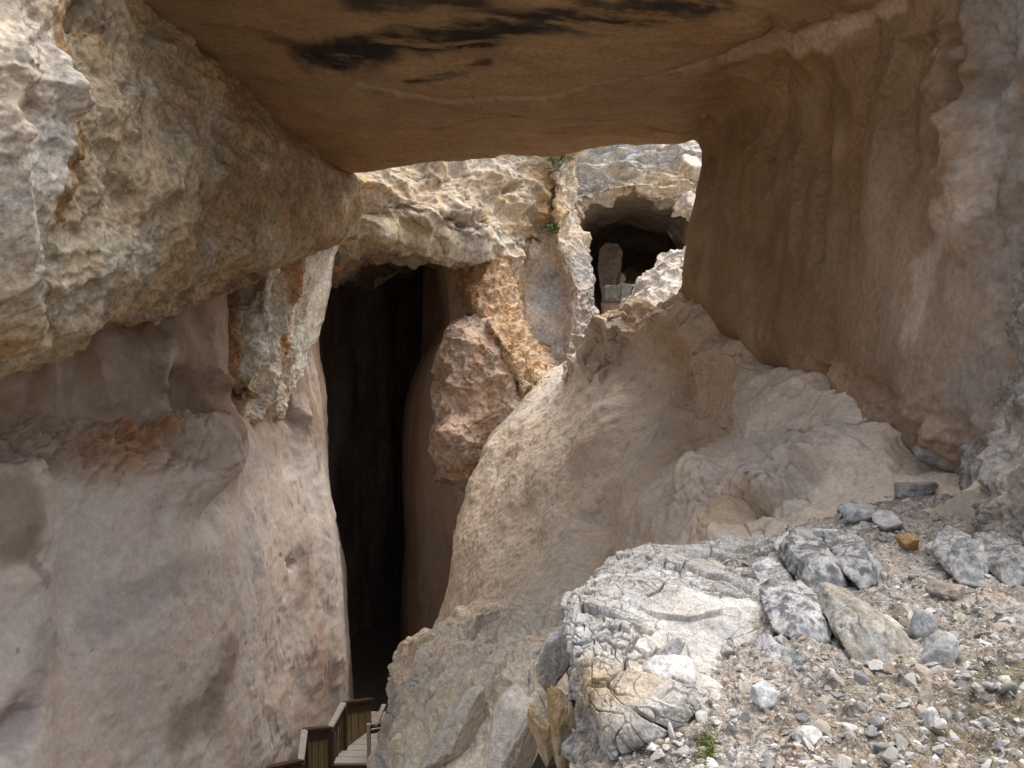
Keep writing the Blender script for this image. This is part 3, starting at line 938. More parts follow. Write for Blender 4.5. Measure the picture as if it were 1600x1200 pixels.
s.stain([(895, 410), (900, 500)], .22, (.62, .60, .57), .7, warp=.15)
s.stain([(880, 260), (885, 280)], .3, (.64, .62, .58), .6)
s.build("grey_cliff", M_far, back=(-2, 5, 0), label="pale cliff with a smooth grey washed patch and rough grey rib, beside the far cave", category="cliff")

# ================================================================== FAR CAVE
edge = [(850, 350), (900, 326), (918, 312), (945, 304), (980, 297), (1012, 302), (1040, 312), (1060, 326), (1110, 360)]
rows = [[(x, 190, 33) for x, y in edge], [(x, 215, 31.5) for x, y in edge], [(x, 240, 30.6) for x, y in edge], [(x, 200 + (y - 200) * .68, 30) for x, y in edge],
        [(x, y - 6, 29.6) for x, y in edge], [(x, y + 4, 30.2) for x, y in edge], [(x, y + 12, 32) for x, y in edge]]
s = Surf(rows, 1.1)
s.rough(.35, 1.8, 4, .5, 161)
s.facet(1.0, 1.0, 162, (2.2, 1, .55))
s.facet(.5, .4, 167, (2, 1, .55))
s.chunks(.9, .0, .2, .06, .7, 166, (2.6, 1, .5))
s.rough(.3, .6, 8, .68, 163, stretch=(1.8, 1, .6))
s.paint((.68, .66, .61))
s.veins(.8, (.46, .45, .40), .8, .05, .35, seed=164, stretch=(2, 1, .6))
s.stain([(985, 285), (1040, 280), (1080, 290)], 1.1, (.60, .50, .37), .8, warp=.5)
s.stain([(1010, 235), (1080, 240)], .8, (.60, .55, .50), .7, warp=.4)
s.stain([(940, 235), (1010, 232)], .5, (.72, .72, .71), .7, warp=.4)
s.stain([(905, 330), (940, 308), (985, 303), (1060, 325)], .35, (.52, .41, .28), .8, warp=.2)
s.stain([(920, 290), (950, 290)], .5, (.32, .31, .28), .6, warp=.4)
s.build("cave_brow", M_far, back=(0, 5, .5), label="weathered grey and cream rock brow above the mouth of the far cave", category="cliff")

loop = [(870, 620), (892, 480), (896, 400), (902, 335), (920, 318), (945, 310), (980, 303), (1012, 308), (1040, 318), (1064, 332), (1085, 400), (1090, 480), (1100, 620), (980, 640)]
rows = []
c0 = np.array((985, 440.))
for Y, k, dy in ((30.6, 1.03, 0), (32, .97, 8), (34.5, .93, 16), (39, .88, 26), (47, .84, 30), (58, .75, 30), (62, .15, 30)):
    rows.append([(c0[0] + (x - c0[0]) * k, c0[1] + (y - c0[1]) * k + dy, Y) for x, y in loop])
s = Surf(rows, 1.8, flip=False, closed=True, cap=300)
cen = s.S.mean(1, keepdims=True)
if ((cen - s.S) * s.n()).sum() < 0:
    s.sgn = -s.sgn
s.rough(.6, 2.5, 5, .5, 171)
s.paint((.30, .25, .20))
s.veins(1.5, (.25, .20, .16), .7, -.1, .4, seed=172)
s.build("cave_passage", M_dark, label="low dark cave at the far end under the weathered rock brow", category="cave")

# white pile right of the far cave
rows = [
    [(975, 510, 25), (990, 480, 24), (1005, 450, 23.5), (1025, 434, 23.2), (1045, 416, 23), (1070, 408, 22.5), (1110, 400, 22)],
    [(975, 484, 21.8), (990, 462, 21.3), (1006, 434, 20.8), (1026, 420, 20.6), (1045, 404, 20.2), (1068, 396, 19.6), (1110, 390, 19)],
    [(965, 492, 20.2), (988, 472, 19.7), (1008, 452, 19.2), (1028, 440, 19), (1048, 428, 18.6), (1070, 425, 18.2), (1110, 420, 17.6)],
    [(955, 507, 19.2), (985, 487, 18.2), (1008, 475, 17.6), (1030, 468, 17.2), (1050, 463, 17), (1075, 460, 16.7), (1110, 460, 16.2)],
    [(955, 545, 18.4), (985, 525, 17.6), (1010, 515, 17), (1030, 505, 16.6), (1050, 500, 16.4), (1080, 495, 16.1), (1110, 490, 15.8)],
]
s = Surf(rows, 1.1)
s.rough(.12, .8, 4, .5, 181)
s.facet(.4, .5, 182, (1.8, 1, .55), rot=np.array(Matrix.Rotation(.6, 3, 'Y')))
s.rough(.08, .3, 7, .62, 183)
s.paint((.66, .62, .56))
s.veins(.5, (.50, .42, .33), .7, .0, .35, seed=184)
s.build("rock_pile", M_far, back=(0, 1, -2), label="bright white layered rock heap in front of the far cave on the right", category="rock")

# ================================================================== MIDDLE SLOPE
rows = [
    [(800, 700, 23), (850, 640, 22.5), (905, 600, 21.5), (945, 560, 20.5), (985, 520, 19.5), (1025, 500, 17.5), (1075, 495, 16), (1130, 500, 14.8), (1190, 510, 14)],
    [(800, 640, 21), (850, 592, 20), (905, 556, 19), (945, 520, 18.2), (985, 488, 17), (1028, 484, 15.5), (1075, 482, 14.2), (1130, 500, 13.3), (1190, 520, 12.7)],
    [(770, 700, 20), (800, 630, 19.2), (870, 600, 18), (920, 570, 17), (975, 530, 15.6), (1030, 510, 14.6), (1100, 515, 12.9), (1180, 548, 11.6), (1260, 585, 10.6)],
    [(735, 760, 19.6), (757, 690, 18.6), (840, 660, 17), (905, 640, 15.8), (970, 600, 14.8), (1040, 570, 13.8), (1130, 565, 11.9), (1240, 600, 10.3), (1335, 635, 9.2)],
    [(715, 840, 19), (737, 765, 17.8), (820, 740, 15.8), (890, 720, 14.6), (965, 680, 13.8), (1050, 650, 12.6), (1160, 640, 10.8), (1290, 655, 9.3), (1400, 672, 8.4)],
    [(700, 930, 18.5), (717, 850, 17), (800, 830, 14.8), (870, 800, 13.4), (950, 760, 12.6), (1050, 720, 11.4), (1180, 700, 9.9), (1330, 695, 8.6), (1460, 700, 8)],
    [(670, 1020, 18), (695, 950, 16.4), (780, 910, 13.8), (860, 880, 12.2), (950, 840, 11.2), (1060, 790, 10), (1210, 760, 8.9), (1370, 740, 7.9), (1530, 740, 7.3)],
    [(650, 1120, 17.5), (680, 1040, 15.8), (760, 1000, 12.8), (850, 960, 11), (950, 910, 9.9), (1080, 850, 8.8), (1240, 800, 8.1), (1400, 770, 7.4), (1570, 760, 6.8)],
    [(640, 1250, 17), (660, 1150, 15), (750, 1100, 11.8), (850, 1050, 9.8), (960, 990, 8.6), (1100, 910, 7.8), (1270, 850, 7.3), (1430, 800, 6.9), (1600, 780, 6.3)],
]
s = Surf(rows, 1.6, cap=720)
rocky = smooth(s.dist([(905, 555), (960, 520), (980, 500)], .1), .9, .2)
brow = 1 - smooth(s.dist([(985, 480), (1030, 485), (1080, 500), (1140, 530)], .15), .3, .9)
s.rough(.22, 1.8, 4, .45, 191)
s.bump([(1000, 492), (1045, 492), (1080, 500)], .5, .25, warp=.15)
s.bump([(1040, 575), (1060, 640), (1080, 680)], .55, -.38, warp=.2)
s.bump([(985, 560), (1010, 580)], .5, -.25, warp=.15)
s.bump([(1200, 620), (1270, 680)], .6, .18, warp=.15)
s.bump([(925, 790), (930, 850), (920, 890)], .40, -.4, warp=.12)
s.bump([(975, 800), (1060, 790), (1150, 770)], .5, .25, warp=.15)
s.bump([(945, 650), (920, 700), (950, 670)], .45, .28, warp=.12)
s.bump([(905, 570), (930, 555), (960, 515)], .45, .22, warp=.15)
s.renorm()
s.facet(.8, .6, 192, (1.6, 1, .8), mask=np.clip(rocky + .7 * brow, 0, 1))
s.facet(.5, .25, 193, mask=rocky)
right = smooth(s.px + (700 - s.py) * .3, 960, 1080)
nearwall = smooth(s.dist([(1130, 520), (1250, 590), (1400, 675), (1500, 720)]), .2, .9)
s.facet(.4, 1.2, 194, (1.2, 1, 1), mask=right * nearwall)
s.facet(.3, .45, 188, mask=right * .8)
s.chunks(.9, .02, .06, .03, .6, 186, (1.3, 1, 1), .5, mask=right * smooth(fbm(s.base, 1.4, 3, .5, 185), -.1, .2))
low = smooth(s.px, 980, 1100) * smooth(s.py, 640, 740)
s.chunks(.6, .03, .09, .04, .6, 195, (1.6, 1, 1), .5, mask=low * smooth(fbm(s.base, 1.2, 3, .5, 189), -.1, .25))
s.facet(.3, .3, 187, (1.5, 1, 1), mask=low * .8)
s.rough(.07, .5, 6, .55, 196)
s.rough(.018, .12, 3, .6, 197, mask=1 - .5 * smooth(s.px, 950, 1100))
cr = 1 - smooth(s.dist([(1180, 790), (1250, 770), (1290, 745), (1300, 735)], .06), .0, .12)
s.push(-.12 * cr)
s.bump([(1190, 775), (1250, 755), (1290, 735)], .14, .2, warp=.06)
s.bump([(1060, 800), (1150, 790), (1230, 800)], .12, -.12, warp=.08)
s.bump([(1230, 690), (1300, 700), (1350, 725)], .16, .12, warp=.1)
s.bump([(1265, 735), (1285, 745)], .12, .1)
s.paint((.66, .57, .465))
s.veins(1.2, (.61, .51, .40), .6, -.1, .4, seed=198)
s.veins(.6, (.64, .56, .47), .5, .05, .4, seed=199)
s.paint((.49, .365, .24), .8 * np.clip(brow + .8 * (1 - smooth(s.dist([(1060, 540), (1080, 660)], .2), .5, 1.3)), 0, 1))  # brown brow rock; the shade in the hollow beneath is painted in
s.stain([(850, 600), (900, 570)], .9, (.60, .55, .48), .7, warp=.4)
s.stain([(780, 650), (860, 610), (900, 570)], .45, (.58, .55, .50), .7, warp=.3)
s.stain([(1190, 720), (1300, 690), (1150, 780), (1250, 750)], .5, (.50, .43, .38), .7, warp=.35)
s.stain([(1150, 820), (1160, 800)], .35, (.44, .31, .18), .6, warp=.2)
s.stain([(1000, 830), (1060, 820)], .5, (.48, .41, .35), .6, warp=.3)
s.stain([(790, 695), (800, 700)], .18, (.36, .2, .14), .6)
s.paint((.40, .33, .25), .5 * smooth(fbm(s.base, .2, 2, .6, 200), .25, .45) * (1 - low))
SLOPE = s
s.build("slope", M_slope, back=(0, 0, -6), label="dusty beige rubble slope climbing from the pit to the bridge foot", kind="structure")

# ================================================================== LOWER ROCKY FLANK
rows = [
    [(614, 1040, 16.5), (639, 1030, 16), (690, 1010, 15), (760, 975, 13.9), (830, 940, 12.3), (910, 925, 11)],
    [(626, 1025, 14.2), (644, 998, 13.4), (690, 976, 12.9), (750, 958, 12.9), (820, 940, 11.5), (900, 930, 10.5)],
    [(612, 1080, 13.4), (629, 1050, 12.6), (680, 1030, 11.4), (750, 1015, 10.8), (820, 1000, 9.9), (900, 990, 9)],
    [(599, 1140, 13), (617, 1110, 12), (670, 1100, 10.6), (740, 1090, 9.6), (815, 1070, 8.6), (900, 1060, 7.6)],
    [(584, 1210, 12.5), (602, 1180, 11.4), (664, 1180, 9.8), (730, 1170, 8.8), (810, 1150, 7.8), (900, 1130, 6.8)],
    [(559, 1330, 12), (579, 1300, 10.8), (654, 1290, 9), (720, 1280, 8), (810, 1260, 7), (910, 1240, 6)],
    [(464, 1900, 11.5), (504, 1850, 10), (574, 1800, 8.2), (700, 1750, 7.2), (820, 1650, 6.2), (930, 1500, 5.2)],
]
s = Surf(rows, 1.4, cap=560)
s.rough(.2, 1.3, 4, .5, 211)
rt = np.array(Matrix.Rotation(.5, 3, 'Y'))
s.renorm()
s.facet(.34, .5, 212, (1, 1, 1.5), rot=rt)
s.facet(.16, .2, 218, rot=rt)
s.chunks(.5, .0, .06, .04, .6, 219, (1, 1, 1.5), .35, rot=rt)
lowr = smooth(s.py, 1040, 1130) * smooth(s.px, 620, 720)
s.facet(.7, .8, 213, (.8, 1, 2.0), mask=lowr, rot=rt)
s.rough(.09, .35, 8, .68, 214)
s.paint((.68, .605, .50))
s.veins(.7, (.60, .54, .46), .75, -.1, .3, seed=216)
s.veins(.5, (.70, .64, .53), .7, .05, .35, seed=217)
s.stain([(600, 1120), (600, 1180)], .5, (.42, .40, .37), .7, warp=.3)
s.stain([(630, 1005), (650, 1000)], .3, (.54, .42, .28), .7)
s.stain([(650, 1140), (690, 1170)], .6, (.57, .53, .42), .6, warp=.4)
s.stain([(800, 1130), (820, 1190)], .5, (.44, .40, .37), .7, warp=.2)
s.build("rocky_slope", M_flank, back=(0, 1.5, -4), label="grey broken rock flank below the slope, beside the wooden stair", kind="structure")

# ================================================================== FOREGROUND BANK
rows = [
    [(900, 1060, 6.6), (1000, 980, 7), (1100, 950, 7.3), (1230, 900, 7.8), (1370, 850, 8.4), (1480, 800, 9), (1600, 790, 9.3), (2170, 790, 9)],
    [(905, 985, 5.4), (1000, 900, 5.9), (1100, 882, 6.2), (1220, 842, 6.8), (1360, 795, 7.5), (1470, 755, 8.1), (1600, 740, 8.2), (2170, 730, 7.7)],
    [(900, 1065, 4.7), (1000, 960, 5.2), (1120, 925, 5.5), (1250, 882, 5.9), (1380, 840, 6.3), (1490, 805, 6.7), (1600, 790, 6.8), (2170, 780, 6.3)],
    [(900, 1140, 4.2), (1000, 1045, 4.5), (1130, 990, 4.8), (1260, 942, 5.1), (1390, 900, 5.4), (1500, 870, 5.6), (1610, 850, 5.7), (2180, 840, 5.3)],
    [(890, 1220, 3.7), (1000, 1135, 3.9), (1140, 1065, 4.15), (1270, 1020, 4.35), (1400, 980, 4.6), (1510, 950, 4.8), (1620, 930, 4.8), (2190, 920, 4.5)],
    [(880, 1310, 3.25), (1000, 1225, 3.35), (1140, 1155, 3.55), (1280, 1110, 3.7), (1410, 1070, 3.9), (1520, 1040, 4), (1640, 1020, 4.1), (2200, 1000, 3.8)],
    [(860, 1440, 2.75), (1000, 1350, 2.8), (1140, 1280, 2.95), (1290, 1230, 3.1), (1420, 1190, 3.3), (1540, 1160, 3.4), (1660, 1140, 3.4), (2220, 1120, 3.1)],
    [(840, 1650, 2.15), (1000, 1580, 2.2), (1150, 1500, 2.3), (1310, 1450, 2.4), (1450, 1400, 2.5), (1570, 1370, 2.6), (1700, 1350, 2.6), (2270, 1330, 2.3)],
    [('w', -1.2, .8, -1.8), ('w', -.2, .8, -1.75), ('w', .6, .8, -1.72), ('w', 1.3, .9, -1.7), ('w', 2, 1, -1.65), ('w', 2.7, 1, -1.6), ('w', 3.5, 1.1, -1.5), ('w', 4.6, 1.2, -1.4)],
    [('w', -3, -2, -1.9), ('w', -1.5, -2, -1.8), ('w', 0, -2, -1.75), ('w', 1.5, -2, -1.7), ('w', 3, -2, -1.6), ('w', 4.2, -2, -1.5), ('w', 5.6, -2, -1.4), ('w', 8, -2, -1.2)],
    [('w', -9, -30, -2), ('w', -5, -30, -2), ('w', 0, -30, -2), ('w', 5, -30, -2), ('w', 10, -30, -1.8), ('w', 15, -30, -1.6), ('w', 22, -30, -1.4), ('w', 30, -30, -1.2)],
]
s = Surf(rows, 1.5, cap=860)
s.rough(.10, .9, 4, .5, 221)
F1, F2, idh, off = worley(s.S, .10, 222, (1, 1, 1), .2)
s.push(.03 * (smooth(.6 - F1, 0, .45)) * (cellrand(idh, 1)[..., 0] > .35) * (.4 + cellrand(idh, 2)[..., 1]))
F1, F2, id2, off = worley(s.S, .045, 223, (1, 1, 1), .2)
s.push(.014 * (smooth(.6 - F1, 0, .4)) * (.3 + cellrand(id2, 2)[..., 1]))
s.rough(.02, .06, 4, .6, 224)
s.paint((.38, .345, .305))
tone = cellrand(id2, 4)[..., 0]
s.paint((.56, .51, .45), .8 * (tone > .62))
s.paint((.36, .28, .2), .6 * (tone < .2))
s.paint((.52, .48, .44), .7 * (cellrand(idh, 4)[..., 0] > .6) * (F1 < .6))
s.veins(.7, SOIL, .75, .0, .35, seed=225)
s.veins(.5, (.46, .42, .38), .5, .1, .4, seed=226)
s.stain([(1560, 1150), (1600, 1060)], .4, (.17, .15, .09), .8, warp=.2)
s.stain([(1400, 1100), (1300, 1130), (1450, 1190)], .45, (.25, .20, .14), .6, warp=.3)
s.stain([(1080, 1180), (1020, 1160)], .22, (.12, .10, .08), .7, warp=.15)
s.stain([(1250, 1190), (1230, 1200)], .12, (.20, .10, .08), .6, warp=.1)
s.stain([(1480, 830), (1540, 830)], .35, (.30, .25, .2), .5, warp=.2)
BANK = s
s.build("ground", M_gravel, back=(0, .5, -5), label="stony bank of grey gravel and brown soil in the foreground", kind="structure")

# ================================================================== RIGHT EDGE COLUMN
rows = [
    [(1674, -100, 8.2), (1700, -100, 6.1), (1760, -100, 5.8), (1900, -100, 5.6)],
    [(1634, 200, 8.2), (1684, 200, 6.1), (1720, 200, 5.7), (1880, 200, 5.5)],
    [(1594, 380, 8.2), (1646, 380, 6.2), (1714, 380, 5.7), (1850, 380, 5.4)],
    [(1560, 480, 8.2), (1616, 480, 6.2), (1694, 480, 5.7), (1850, 480, 5.4)],
    [(1537, 560, 8.2), (1596, 560, 6.2), (1684, 560, 5.7), (1850, 560, 5.3)],
    [(1524, 640, 8.2), (1582, 640, 6.2), (1674, 640, 5.6), (1850, 640, 5.2)],
    [(1500, 700, 8.3), (1557, 695, 6.3), (1654, 690, 5.5), (1850, 690, 5.1)],
    [(1492, 745, 8.3), (1550, 745, 6.2), (1644, 745, 5.4), (1850, 745, 5.0)],
    [(1492, 810, 8.1), (1550, 820, 6), (1644, 830, 5.2), (1850, 830, 4.8)],
    [(1494, 900, 8), (1554, 930, 5.9), (1644, 960, 5.1), (1850, 980, 4.7)],
]
s = Surf(rows, 1.4)
s.rough(.16, .7, 4, .5, 231)
s.facet(.25, .35, 232)
s.rough(.1, .25, 7, .64, 233)
s.paint((.36, .34, .31))
s.veins(.4, (.26, .24, .22), .7, -.05, .3, seed=234)
s.veins(.3, (.50, .46, .42), .7, .1, .4, seed=235)
s.stain([(1535, 690), (1560, 720), (1600, 700)], .3, (.62, .56, .50), .8, warp=.2)
s.build("rock_column", M_rough, back=(1.5, 2.0, 0), label="rough dark grey rock column at the right edge, pale at its foot", category="rock")

# ================================================================== CRACKED WHITE OUTCROP
rows = [
    [(905, 1010, 6.2), (930, 960, 6.3), (965, 915, 6.5), (1010, 890, 6.7), (1080, 882, 6.9), (1150, 872, 7.1), (1230, 860, 7.3)],
    [(876, 965, 5.4), (892, 925, 5.2), (930, 888, 5.45), (985, 864, 5.8), (1060, 856, 6), (1140, 848, 6.3), (1225, 842, 6.6)],
    [(878, 1010, 5.1), (890, 985, 4.5), (940, 935, 4.8), (1000, 905, 5.1), (1075, 890, 5.4), (1150, 882, 5.7), (1222, 880, 5.9)],
    [(886, 1055, 4.9), (900, 1035, 4.2), (955, 990, 4.3), (1018, 960, 4.6), (1086, 938, 4.85), (1155, 925, 5.1), (1218, 925, 5.3)],
    [(893, 1090, 4.8), (906, 1075, 4.0), (962, 1040, 4.05), (1022, 1015, 4.2), (1092, 998, 4.45), (1160, 980, 4.65), (1213, 975, 4.85)],
    [(902, 1120, 4.7), (915, 1105, 3.9), (968, 1082, 3.85), (1030, 1064, 3.95), (1100, 1050, 4.1), (1165, 1036, 4.35), (1208, 1030, 4.5)],
    [(925, 1165, 4.6), (940, 1150, 3.8), (985, 1130, 3.65), (1045, 1108, 3.7), (1110, 1090, 3.9), (1165, 1080, 4.1), (1205, 1075, 4.25)],
    [(945, 1260, 4.5), (960, 1230, 3.7), (1000, 1195, 3.65), (1060, 1155, 3.75), (1115, 1135, 3.95), (1170, 1118, 4.15), (1210, 1100, 4.3)],
]
s = Surf(rows, .95, cap=760)
face = (1 - smooth(s.dist([(1100, 960), (1120, 1030), (1160, 970)], .05), .22, .42))        # the big unbroken pale face
R1 = np.array(Euler((.4, .5, .3)).to_matrix())
s.rough(.10, .8, 3, .5, 241)
s.renorm()
frag = (1 - face) * smooth(fbm(s.S, .6, 3, .5, 245), -.3, .1)
s.facet(.15, .4, 242, (1.5, 1, .75), rot=R1)
s.facet(.04, .13, 240, (1.5, 1, .75), rot=R1, mask=.25 + .75 * frag)
s.chunks(.36, .03, .16, .035, .4, 242, (1.7, 1, .65), .3, mask=1 - .95 * face, rot=R1)
s.chunks(.17, .014, .09, .05, .4, 243, (1.6, 1, .7), .3, mask=.15 + .85 * frag - .15 * face, rot=R1)
s.chunks(.08, .008, .04, .07, .6, 239, (1.5, 1, .75), .3, mask=frag * (1 - face), rot=R1)
s.chunks(.5, .02, .06, .012, .8, 238, (1.6, 1, .8), .5, mask=face, rot=R1)
s.rough(.02, .15, 6, .62, 244)
s.rough(.006, .03, 4, .6, 247)
s.paint((.45, .432, .405))
tn = cellrand(s.cell, 5)[..., 0]
s.veins(.25, (.44, .43, .42), .7, .0, .35, seed=248)
s.veins(.3, (.63, .61, .58), .8, .05, .35, seed=249)
s.paint((.55, .53, .495), .8 * face)
s.stain([(930, 1050), (960, 1075), (990, 1050)], .22, (.50, .43, .34), .7, warp=.2, soft=.9)
s.stain([(905, 1060), (920, 1100)], .2, (.48, .37, .23), .8, warp=.15, soft=.9)
s.stain([(1000, 1060), (960, 1110)], .16, (.52, .44, .34), .6, warp=.15, soft=.9)
s.stain([(1110, 935), (1180, 940)], .2, (.73, .71, .67), .7, warp=.1)
s.build("rock_outcrop", M_white, back=(0, 1.0, -1.2), label="cracked white limestone outcrop rounding the edge of the foreground bank", category="rock")

# ================================================================== PIT FLOOR
fl_ = np.array([[(x, y, -11.6) for x in (-300, -40, -12, -6, -2, 4, 40, 300)] for y in (-300, -40, 0, 6, 12, 18, 40, 300)], float)
s = Surf(fl_, 8, flip=False, cap=200)
if s.n()[..., 2].mean() < 0:
    s.sgn = -s.sgn
s.rough(.3, 3, 4, .5, 251)
s.paint((.40, .34, .28))
s.veins(2, (.3, .25, .2), .6, 0, .4, seed=252)
s.build("pit_floor", M_slope, label="dusty floor at the bottom of the pit", kind="structure")


# ================================================================== LOOSE ROCKS
_ico = {}


def ico(n):
    if n not in _ico:
        import bmesh
        bm = bmesh.new()
        bmesh.ops.create_icosphere(bm, subdivisions=n, radius=1)
        V = np.array([v.co[:] for v in bm.verts])
        F = np.array([[v.index for v in f.verts] for f in bm.faces])
        bm.free()
        _ico[n] = (V / np.linalg.norm(V, axis=1, keepdims=True), F)
    return _ico[n]


def shard(size, seed, planes=11, sub=4, rough=.05, cut=.55):
    """broken stone: many flat cuts through a stretched ball, with chipped grain"""
    r = np.random.default_rng(seed)
    D, F = ico(sub)
    N = r.normal(size=(planes, 3))
    N /= np.linalg.norm(N, axis=1, keepdims=True)
    h = cut + (1 - cut) * r.random(planes)
    den = D @ N.T
    rad = np.where(den > .05, h / np.maximum(den, .05), 9).min(1)
    rad = np.minimum(rad, 1.25)
    V = D * rad[:, None]
    if rough:
        V = V * (1 + rough * fbm(V + seed * 3.1, .5, 5, .55, seed % 97, True))[:, None]
        V = V * (1 + rough * .4 * fbm(V + seed * 1.7, .12, 3, .6, seed % 89))[:, None]
        if sub >= 4:
            V = V * (1 + 2.6 * rough * facets(V + seed * 2.3, .55, seed % 83))[:, None]
            F1, F2, idh, off = worley(V + seed * .7, .8, seed % 71, (1, 1, 1), .3)
            V = V * (1 - 2.2 * rough * (1 - smooth(F2 - F1, 0, .07)) * (cellrand(idh, 1)[..., 0] > .35))[:, None]
    return V * np.array(size), F


def rotate(V, e):
    return V @ np.array(Euler(e).to_matrix()).T


def stone(name, pos, size, rot, seed, col, label, cat="rock", group=None, planes=11, sub=4, rough=.05, spots=None, mat=None, cut=.55):
    V, F = shard(size, seed, planes, sub, rough, cut)
    V = rotate(V, rot)
    n = fbm(V + seed, max(size) * .6, 5, .6, seed)
    C = np.broadcast_to(np.array(col), V.shape).copy()
    if spots:
        m = smooth(n, -.1, .25)[:, None]
        C = C * (1 - m) + np.array(spots) * m
    C = C * (1 + .25 * fbm(V + seed, max(size) * .2, 4, .6, seed + 3))[:, None]
    o = mesh_obj(name, V, [F], mat or M_white, C, None, label=label, category=cat, group=group)
    o.location = tuple(pos)
    return o


def on(surf, px, py, lift=0.0):
    """point and normal of a finished surface where it shows at this pixel"""
    qx, qy = getattr(surf, 'q', (None, None))
    if qx is None:
        qx, qy = proj(surf.S)
        surf.q = (qx, qy)
        surf.nn = surf.n()
    d = (qx - px) ** 2 + (qy - py) ** 2
    m = d < max(25.0, d.min() * 1.3 + .5)
    k = np.argmin(np.where(m, surf.S[..., 1], 1e9))
    return surf.S.reshape(-1, 3)[k], surf.nn.reshape(-1, 3)[k]


LW, LG, LD, TAN = (.66, .64, .60), (.42, .42, .42), (.30, .30, .30), (.52, .40, .25)
big = [
    # px, py, half width px, half height px, depth ratio, rot, colour, spots, label
    (1310, 846, 36, 16, .9, (.3, .2, .9), (.58, .57, .55), LG, "long pale stone on the crest above the split boulder", 10),
    (1196, 887, 20, 14, .8, (0, .2, .3), (.70, .69, .68), None, "rounded smooth white stone left of the low spotted boulder", 16),
    (1418, 846, 13, 12, 1., (.2, 0, 0), (.44, .27, .13), None, "rounded orange brown stone among pale gravel", 14),
    (1187, 1082, 18, 14, .8, (.1, .3, .2), (.62, .62, .62), (.46, .48, .5), "small bluish white stone at the lower corner of the outcrop", 9),
    (1438, 978, 20, 18, .8, (.1, .2, .7), (.40, .41, .42), (.3, .3, .3), "small grey angular stone right of the tilted slab", 8),
    (1476, 1016, 24, 20, .8, (.3, .1, .1), (.48, .48, .47), LG, "grey five sided stone below the small angular one", 8),
    (1456, 1121, 12, 12, .9, (.3, .6, .1), (.68, .68, .68), None, "white cube shaped stone on brown soil in the lower right", 8),
    (1385, 815, 26, 12, .9, (.1, .1, .3), (.58, .56, .53), LG, "pale flat stone below the crest of the bank", 9),
    (1425, 762, 30, 12, .9, (.1, .1, .3), (.46, .44, .42), LD, "dark flat stone where the bank meets the beige slope", 9),
    (1340, 800, 22, 13, .9, (.3, .1, .3), (.5, .49, .48), LD, "grey splintered stone on the crest right of the outcrop", 9),
    (1470, 712, 30, 15, .9, (.3, .1, .1), (.40, .37, .33), LD, "dark flat slab at the foot of the fluted wall", 8),
    (1265, 1150, 16, 10, .9, (.1, .3, .1), (.62, .6, .57), None, "pale wedge shaped stone low on the bank below the flat dark block", 8),
    (1315, 1190, 10, 14, .9, (.1, .3, .1), (.62, .59, .52), None, "narrow cream stone standing at the bottom of the bank", 8),
    (1478, 922, 22, 14, .9, (.1, .3, .5), (.40, .33, .28), None, "brown stone sunk in gravel below the right grey boulders", 9),
    (1385, 975, 18, 10, .9, (.1, .3, .5), (.62, .6, .54), None, "thin cream chip along the top of the tilted slab", 9),
    (1476, 855, 20, 12, .9, (.1, .3, .5), (.60, .58, .55), None, "pale stone between orange stone and right grey boulder", 9),
]
for k, (px, py, hw, hh, dr, rot, c, sp_, lab, npl) in enumerate(big):
    p, n = on(BANK, px, py + hh * .75)
    Y = p[1]
    sx, sz = hw / FPX * Y * 1.25, hh / FPX * Y * 1.4
    c0_ = P(px, py + hh * .3, Y + sx * .35)
    stone("boulder" if hw > 30 else "stone", c0_, (sx, sx * dr, sz), (rot[0] * .4, rot[1] * .4, rot[2]), 300 + k * 7, c, lab, cat="boulder" if hw > 30 else "stone",
          planes=npl + 3, sub=5 if hw > 30 else 4, rough=.05, spots=sp_)

